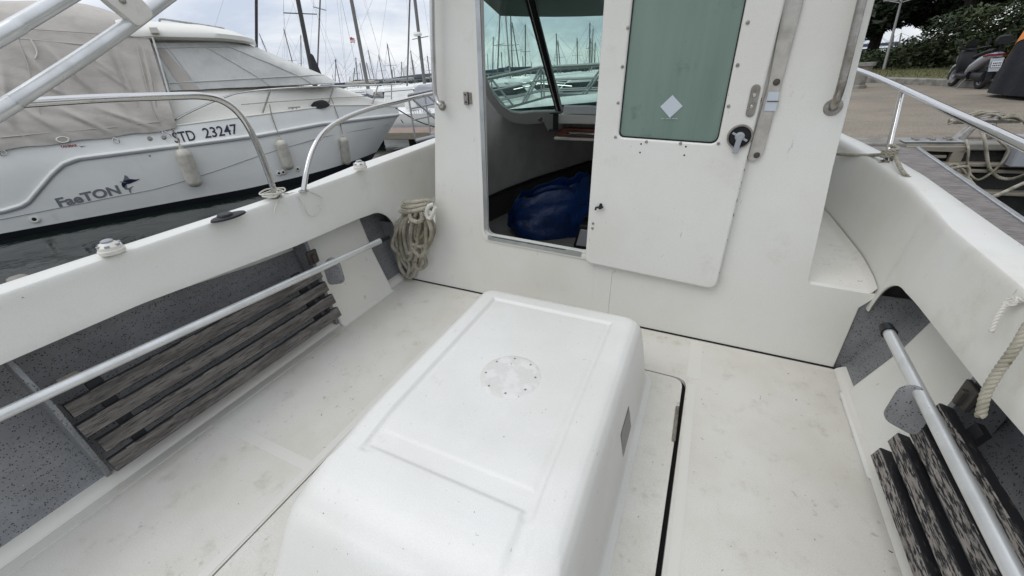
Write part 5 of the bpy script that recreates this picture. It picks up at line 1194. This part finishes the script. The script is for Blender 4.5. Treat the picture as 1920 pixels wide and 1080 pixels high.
# ================================================================== PONTOONS, FOOTBRIDGE
pa_ = [wz_(p, .02) for p in ((712, 243), (745, 237), (830, 231))]
r = root('pontoon', (-6.6, 9.4, WZL), 'wooden-decked floating pontoon beyond the bow of the white cruiser', 'pontoon'); o = Vector((-6.6, 9.4, WZL))
e0 = wz_((713, 250), .02); e1 = wz_((812, 249), .02); dx = (e1 - e0).normalized(); dy = Vector((-dx.y, dx.x, 0))
if dy.y < 0: dy = -dy
s0 = e0 - dx * 5 - o; s1 = e0 + dx * 5.0 - o
dpt = 1.25
part('planking', MB().hexa([s0 + Vector((0, 0, -.03)), s1 + Vector((0, 0, -.03)), s1 + dy * dpt + Vector((0, 0, -.03)), s0 + dy * dpt + Vector((0, 0, -.03)), s0, s1, s1 + dy * dpt, s0 + dy * dpt]), 'wood', r)
f0 = s0 - dy * .05; f1 = s1 - dy * .05
part('fascia', MB().hexa([f0 + Vector((0, 0, -.16)), f1 + Vector((0, 0, -.16)), f1 + dy * .045 + Vector((0, 0, -.16)), f0 + dy * .045 + Vector((0, 0, -.16)), f0 + Vector((0, 0, .02)), f1 + Vector((0, 0, .02)), f1 + dy * .045 + Vector((0, 0, .02)), f0 + dy * .045 + Vector((0, 0, .02))]), 'timber', r, bev=.012)
for k in range(4): c_ = s0.lerp(s1, .1 + k * .26) + dy * .3; part('float', MB().box(tuple(c_ + Vector((-.5, 0, -.55))), tuple(c_ + Vector((.5, .8, -.04)))), 'concd', r)
# aft end of a dock timber beyond the port gunwale
q0 = wz_((80, 505), .25); q1 = wz_((-60, 545), .25)
r = root('dock_fender_post', tuple(Vector((q0.x, q0.y, WZL))), 'weathered stone-grey dock block showing just over the port gunwale at the left edge', 'dock block')
part('block', MB().box((-.70, -1.6, 0), (.02, -.22, .55)), 'conc', r, bev=.04); part('small_block', MB().box((-.14, -.17, .0), (.0, -.06, .54)), 'conc', r, bev=.03)

# footbridge with truss sides, seen through the wheelhouse window
T0, T1 = wy_((905, 149), 9.2), wy_((1014, 126), 10.2); T2 = wy_((1140, 119.5), 10.2)
r = root('footbridge', (T0.x, T0.y, WZL), 'pale metal footbridge with truss sides, seen through the wheelhouse windscreen', 'footbridge'); o = Vector((T0.x, T0.y, WZL))
for off in (Vector((0, 0, 0)), Vector((-.35, 1.1, 0))):
    chain = [T0 + (T0 - T1) * 1.2, T0, T1, T2, T2 + (T2 - T1) * .9]; chain = [p - o + off for p in chain]
    part('handrail', MB().tube(chain, .032, 8), 'mastw', r)
    for dz, rr_ in ((-.28, .018), (-.52, .018), (-.98, .05)): part('rail_bar', MB().tube([p + Vector((0, 0, dz)) for p in chain], rr_, 8), 'mastw', r)
    b = MB(); seg = []
    for a_, b_ in zip(chain, chain[1:]):
        nseg = max(1, round((b_ - a_).length / .85))
        for k in range(nseg): seg.append((a_.lerp(b_, k / nseg), a_.lerp(b_, (k + 1) / nseg)))
    for i, (a_, b_) in enumerate(seg):
        dn_ = Vector((0, 0, -.98)); b.tube([a_ + (dn_ if i % 2 else Vector()), b_ + (Vector() if i % 2 else dn_)], .028, 6)
        if i % 2 == 0: b.tube([a_, a_ + dn_], .02, 6)
    part('truss_braces', b, 'mastw', r)
dk = MB(); rows = [[p + Vector((0, 0, -1.02)), p + Vector((-.35, 1.1, -1.02))] for p in [q_ - o for q_ in (T0 + (T0 - T1) * 1.2, T0, T1, T2, T2 + (T2 - T1) * .9)]]
part('deck', dk.grid(rows), 'alu', r, solid=.04)

# ================================================================== OTHER BOATS
def boathull(L_, Bm, fb, mat, par, boot='navy', n=26):
    rows = []; brow = []
    for i in range(n):
        u = i / (n - 1); x = -L_ * .45 + L_ * u; w = Bm / 2 * (max(.0, 1 - max(0, (u - .35) / .65) ** 2.2)) * (.86 + .14 * min(1, u / .3)); zs = fb * (1 + .22 * abs(u - .35) ** 1.5)
        sec = [(0, -.25), (w * .75, -.12), (w * .92, .12), (w * .98, zs * .6), (w, zs), (w * .93, zs + .02), (w * .5, zs + .07), (0, zs + .09)]
        rows.append([Vector((x + (.10 * L_ * (zz / fb) * max(0, u - .8)), a, zz)) for a, zz in sec] + [Vector((x + (.10 * L_ * (zz / fb) * max(0, u - .8)), -a, zz)) for a, zz in reversed(sec[1:-1])])
    m = MB().grid(rows, True); m.f.append(tuple(range(len(rows[0])))); return part('hull', m, mat, par, smooth=45)
def sailboat(base, top, D, label, mw=.075, matm='mastw', L_=8.5, yaw=0, spreader=True, group='sailing boats in the marina', stays=True, boom=True, hull='hullw', cov='blue'):
    b_ = wy_(base, D); t_ = wy_(top, D); r = root('sailing_boat', (b_.x, b_.y, WZL), label, 'sailing boat', group)
    o = Vector((b_.x, b_.y, WZL)); hm_ = Matrix.Rotation(yaw, 4, 'Z'); bb = Vector((0, 0, .7)); tt = t_ - o
    if b_.z - WZL > .8: low_ = (b_ - o)
    else: low_ = (b_ - o)
    # keep the photograph's lean of the mast
    dirm = (t_ - b_); k0 = (low_.z - .75) / dirm.z if dirm.z else 0; foot = low_ - dirm * k0
    HM = Matrix.Translation((foot.x, foot.y, 0)) @ hm_; h_ = boathull(L_, L_ * .32, .85, hull, r); h_.matrix_basis = HM
    cb_ = part('cabin', MB().hexa([Vector(p) for p in ((-1.6, -.8, .85), (1.6, -.55, .95), (1.6, .55, .95), (-1.6, .8, .85), (-1.5, -.65, 1.35), (1.2, -.4, 1.22), (1.2, .4, 1.22), (-1.5, .65, 1.35))]), 'hullw', r, bev=.06); cb_.matrix_basis = HM
    part('mast', MB().tube([foot, tt], [mw, mw * .85], 10), matm, r)
    hgt = (tt - foot).length; ax = (tt - foot).normalized(); fw = Vector((math.cos(yaw), math.sin(yaw), 0)); sd = Vector((-fw.y, fw.x, 0))
    w_ = MB(); wr_ = max(.004, .00020 * D)
    if stays:
        w_.tube([tt, foot + fw * L_ * .52 + Vector((0, 0, .3))], wr_, 5); w_.tube([tt, foot - fw * L_ * .43 + Vector((0, 0, .2))], wr_, 5)
        for s in (-1, 1): w_.tube([foot + ax * hgt * .96, foot + ax * hgt * .55 + sd * s * .7, foot + sd * s * L_ * .14], wr_, 5)
        part('rigging', w_, 'wire', r)
    if spreader: part('spreader', MB().tube([foot + ax * hgt * .55 - sd * .7, foot + ax * hgt * .55, foot + ax * hgt * .55 + sd * .7], .022, 6), matm, r)
    if boom:
        part('boom', MB().tube([foot + ax * 1.0, foot + ax * 1.05 - fw * L_ * .36], .05, 8), matm, r)
        part('sail_cover', MB().lathe([(0, 0), (.12, .05), (.15, .4), (.11, L_ * .34), (0, L_ * .36)], frame_of(foot + ax * 1.15, -fw), 12), cov, r)
    part('masthead', MB().tube([tt, tt + Vector((0, 0, .25))], .008, 5), 'wire', r)
    return r, foot, tt
# the tall near masts (tops cut by the frame)
def ext(a_, b_, k): return (a_[0] + (b_[0] - a_[0]) * k, a_[1] + (b_[1] - a_[1]) * k)
near = [((481, 150), (480, -190), 19, 'near yacht with the dark upright mast behind the cruiser roof', .085, 'mastd', R_(60)),
        ((590, 160), (529, -150), 15, 'near yacht with the thickest black mast and a black furled sail', .10, 'mastd', R_(160)),
        ((594, 160), (607, -170), 20, 'near yacht with a thin upright mast right beside the thick black one', .045, 'mastg', R_(20)),
        ((690, 165), (621, -200), 19, 'near yacht with the tall pale mast leaning left behind the bow rail', .10, 'mastg', R_(150)),
        ((796, 158), (755, -200), 22, 'near yacht with a pale mast carrying a radar beside the wheelhouse', .10, 'mastg', R_(75)),
        ((763, 170), (774, -180), 18, 'near yacht with a thin grey upright mast left of the radar mast', .042, 'mastg', R_(40))]
for base, top, D, lab, mw, mt, yw in near:
    r_, foot, tt = sailboat(base, top, D, lab, mw, mt, 8.5, yw, boom=False, group='near sailing boats behind the cruiser')
    if 'black furled' in lab:
        pts = [wy_(p, D - .3) for p in ((580, 100), (584, 104), (592, 122), (603, 148), (597, 149), (588, 146))]; o = r_.location
        m = MB(); P = [p - o for p in pts]; m.add(P + [p + Vector((0, .12, 0)) for p in P], [tuple(range(6)), tuple(range(11, 5, -1))] + [(i, (i + 1) % 6, 6 + (i + 1) % 6, 6 + i) for i in range(6)])
        part('sail_cover', m, 'sailb', r_, bev=.02)
        part('sheet', MB().tube([P[3], wy_((622, 158), D) - o], .012, 5), 'wire', r_)
    if 'carrying a radar' in lab:
        c_ = wy_((783, 64), D - .2) - r_.location; part('radar', MB().lathe([(0, -.09), (.2, -.09), (.24, 0), (.2, .09), (0, .1)], Matrix.Translation(c_), 18), 'hullw', r_)
        part('crosstree', MB().tube([wy_((773, 74), D) - r_.location, wy_((788, 71), D) - r_.location, wy_((803, 68), D) - r_.location], .022, 6), 'mastg', r_)
fx = [(532, 54, 555, 143, 42), (486, 63, 502, 102, 60), (544, 130, 548, 150, 80), (560, 132, 566, 152, 75), (564, 66, 565, 150, 55), (628, 112, 638, 158, 48), (630, 110, 628, 158, 62), (623, 140, 627, 158, 90), (667, 108, 671, 158, 46), (665, 127, 662, 158, 70),
      (675, 118, 682, 158, 66), (690, 94, 703, 156, 44), (687, 118, 696, 156, 58), (710, 103, 720, 156, 52), (726, 82, 737, 157, 40), (738, 126, 742, 156, 70), (753, 116, 752, 155, 64), (735, 130, 737, 156, 82), (787, 105, 796, 152, 50), (801, 105, 807, 152, 46),
      (770, 95, 777, 154, 47), (773, 112, 780, 154, 60), (757, 127, 757, 155, 75), (700, 140, 702, 157, 95), (656, 144, 656, 158, 95),
      (938, 12, 933, 134, 30), (947, 13, 956, 134, 26), (957, 20, 961, 134, 36), (960, 42, 974, 130, 42), (985, 46, 985, 130, 40), (925, 69, 924, 128, 55), (914, 101, 915, 126, 80), (940, 98, 942, 132, 62), (980, 106, 981, 130, 75), (997, 116, 996, 128, 95),
      (1043, 63, 1045, 122, 48), (1046, 76, 1050, 122, 58), (1082, 71, 1083, 118, 60), (1106, 43, 1105, 116, 46), (1112, 54, 1110, 116, 52), (1116, 80, 1115, 116, 72), (1108, 72, 1108, 116, 80),
      (1638, 60, 1632, 100, 60), (1646, 64, 1642, 100, 75), (1690, 62, 1683, 96, 64), (1676, 66, 1672, 96, 85)]
rr = random.Random(21); wh = lambda x: ('above the cruiser roof' if x < 520 else 'just left of the thick black mast' if x < 575 else 'between the black mast and the leaning pale mast' if x < 692 else 'between the leaning pale and radar masts' if x < 765 else 'right of the radar mast' if x < 830 else 'through the left windscreen pane' if x < 1010 else 'through the right windscreen pane' if x < 1200 else 'under the pines')
cnt = {}
ordn = ['first', 'second', 'third', 'fourth', 'fifth', 'sixth', 'seventh', 'eighth', 'ninth', 'tenth', 'eleventh', 'twelfth']
fx.sort(key=lambda t: t[0])
for (xt_, yt_, xb_, yb_, D) in fx:
    k = wh(xt_); cnt[k] = cnt.get(k, 0) + 1
    rise = yb_ - yt_; siz = 'tall' if rise > 75 else 'middling' if rise > 40 else 'short'
    sailboat((xb_, yb_), (xt_, yt_), D, 'far %s-masted yacht, %s from left %s' % (siz, ordn[cnt[k] - 1], k), .035 + .0007 * D, rr.choice(['mastg', 'mastg', 'mastw']), rr.uniform(7.5, 10.5), rr.uniform(0, 6.28), spreader=rise > 45, boom=True, stays=rise > 30, cov=rr.choice(['blue', 'greypl', 'canvas']), group='far sailing boats')
# small flag high on a halyard
fp = wy_((661, 78), 18.5); r = root('flag', tuple(fp - Vector((0, 0, 3))), 'small red and white flag flying on a thin halyard left of the leaning pale mast', 'flag')
m = MB().grid([[Vector((-.12 + u * .05, .03 * math.sin(u), 3 + v_ * .06 + .03 * math.sin(u * .9))) for u in range(7)] for v_ in range(-1, 4)]); part('cloth', m, pmat('flag_cloth', (.45, .04, .05), .8, col2=(.6, .6, .6), ns=6, thr=(.5, .52)), r, solid=.004)
part('halyard', MB().tube([Vector((-.12, 0, -2)), Vector((-.14, 0, 5))], .007, 5), 'wire', r)
fp = wy_((760, 135), 22); r = root('flag', tuple(fp - Vector((0, 0, 1))), 'small pale flag on a staff between the leaning mast and the radar mast', 'flag')
part('cloth', MB().grid([[Vector((-.18 + u * .06, .03 * math.sin(u), 1 - .2 + v_ * .1 + .02 * u)) for u in range(7)] for v_ in range(5)]), 'plate', r, solid=.004); part('staff', MB().tube([Vector((-.18, 0, -.8)), Vector((-.18, 0, 1.4))], .012, 5), 'wire', r)

# white boat with a grey-white cover lying at the pontoon
c_ = wy_((800, 238), 12.6)
r = root('covered_boat', (c_.x, c_.y, WZL), 'white boat under a pale grey cover, behind the pontoon by the wheelhouse', 'boat')
boathull(6.5, 2.3, .62, 'hullw', r).rotation_euler = (0, 0, R_(175))
o = Vector((c_.x, c_.y, WZL))
cvp = [wy_(p, 12.4) - o for p in ((777, 206), (775, 165), (784, 159), (800, 159), (815, 162), (830, 175), (832, 207))]
m = MB(); k_ = len(cvp); m.add(cvp + [p + Vector((0, 1.1, 0)) for p in cvp], [tuple(range(k_)), tuple(range(2 * k_ - 1, k_ - 1, -1))] + [(i, (i + 1) % k_, k_ + (i + 1) % k_, k_ + i) for i in range(k_)])
part('boat_cover', m, pmat('pale_grey_cover', (.36, .37, .40), .8, bump=.5, bs=3, bdist=.05), r, bev=.06)
a_ = wy_((775, 213), 11.35) - o; m = text_mb('STT 16626', .16, .001); part('registration_letters', tfm(m, lambda v: a_ + Vector((v.x * 1.0, -v.z, v.y))), 'greylet', r)
ob = MB().lathe([(0, 0), (.16, 0), (.2, .1), (.17, .34), (0, .42)], Matrix.Translation(wy_((771, 205), 11.9) - o), 14); part('outboard_motor', ob, 'hullw', r)
# filler motorboats behind the bow rails and behind the footbridge
def motorboat(p, D, L_, yaw, lab, cab=1, cov='canvasw'):
    c_ = wy_(p, D); r = root('motor_boat', (c_.x, c_.y, WZL), lab, 'boat', 'small motor boats beyond the pontoon')
    boathull(L_, L_ * .34, .75, 'hullw', r).rotation_euler = (0, 0, yaw); Rz = Matrix.Rotation(yaw, 4, 'Z')
    w = L_ * .13
    m = MB().hexa([Rz @ Vector(q_) for q_ in ((-L_ * .2, -w, .78), (L_ * .2, -w * .8, .85), (L_ * .2, w * .8, .85), (-L_ * .2, w, .78), (-L_ * .16, -w * .85, .78 + .6 * cab), (L_ * .05, -w * .75, .8 + .6 * cab), (L_ * .05, w * .75, .8 + .6 * cab), (-L_ * .16, w * .85, .78 + .6 * cab))])
    cbn = part('cabin', m, 'hullw', r, bev=.05)
    m = MB().hexa([Rz @ Vector(q_) for q_ in ((-L_ * .18, -w * .98, .78 + .22 * cab), (L_ * .135, -w * .86, .78 + .22 * cab), (L_ * .135, w * .86, .78 + .22 * cab), (-L_ * .18, w * .98, .78 + .22 * cab), (-L_ * .17, -w * .93, .78 + .46 * cab), (L_ * .09, -w * .82, .78 + .46 * cab), (L_ * .09, w * .82, .78 + .46 * cab), (-L_ * .17, w * .93, .78 + .46 * cab))])
    part('window_band', m, 'glassd', cbn)
    part('cockpit_cover', MB().hexa([Rz @ Vector(q_) for q_ in ((-L_ * .43, -w * 1.1, .78), (-L_ * .2, -w * 1.1, .8), (-L_ * .2, w * 1.1, .8), (-L_ * .43, w * 1.1, .78), (-L_ * .41, -w * .9, .9), (-L_ * .22, -w * .7, 1.15), (-L_ * .22, w * .7, 1.15), (-L_ * .41, w * .9, .9))]), cov, r, bev=.06)
    rl_ = MB().tube(spl([Rz @ Vector(q_) for q_ in ((L_ * .05, -L_ * .15, 1.15), (L_ * .3, -L_ * .12, 1.3), (L_ * .52, 0, 1.35), (L_ * .3, L_ * .12, 1.3), (L_ * .05, L_ * .15, 1.15))], 4), .02, 6); part('bow_rail', rl_, 'steel', r)
mb_ = [((640, 176), 17, 6.5, 2.9, 'white motor boat low between the rails right of the black mast', 'blue'), ((690, 180), 20, 7, 3.3, 'white motor boat behind the middle of the cruiser bow rail', 'greypl'), ((735, 180), 16, 6, 2.6, 'white motor boat with a tented cover behind the bow tip', 'canvasw'),
       ((770, 182), 21, 7, 3.0, 'white motor boat behind the grey-covered one by the wheelhouse', 'blue'), ((930, 165), 16, 6.5, .3, 'blue-covered motor boat at the far left of the windscreen behind the footbridge', 'blue'),
       ((985, 165), 18, 7, .1, 'pale-covered motor boat left of the black window post, beyond the footbridge', 'canvasw'), ((1065, 155), 15, 6.2, .2, 'grey-covered motor boat just right of the black window post', 'greypl'), ((1115, 150), 17, 7, .5, 'motor boat at the right of the windscreen beyond the footbridge', 'blue'),
       ((960, 185), 12.5, 5, .2, 'small low motor boat behind the footbridge in the left pane', 'canvasw'), ((1095, 185), 12.6, 5, 3.3, 'small low beige-covered motor boat behind the footbridge in the right pane', 'canvas'),
       ((600, 174), 26, 8, 3.1, 'distant white motor boat left of the leaning pale mast', 'greypl'), ((1030, 150), 27, 8, 2.8, 'distant white motor boat behind the window post', 'blue')]
for p, D, L_, yw, lab, cv_ in mb_: motorboat(p, D, L_, yw, lab, 1, cv_)
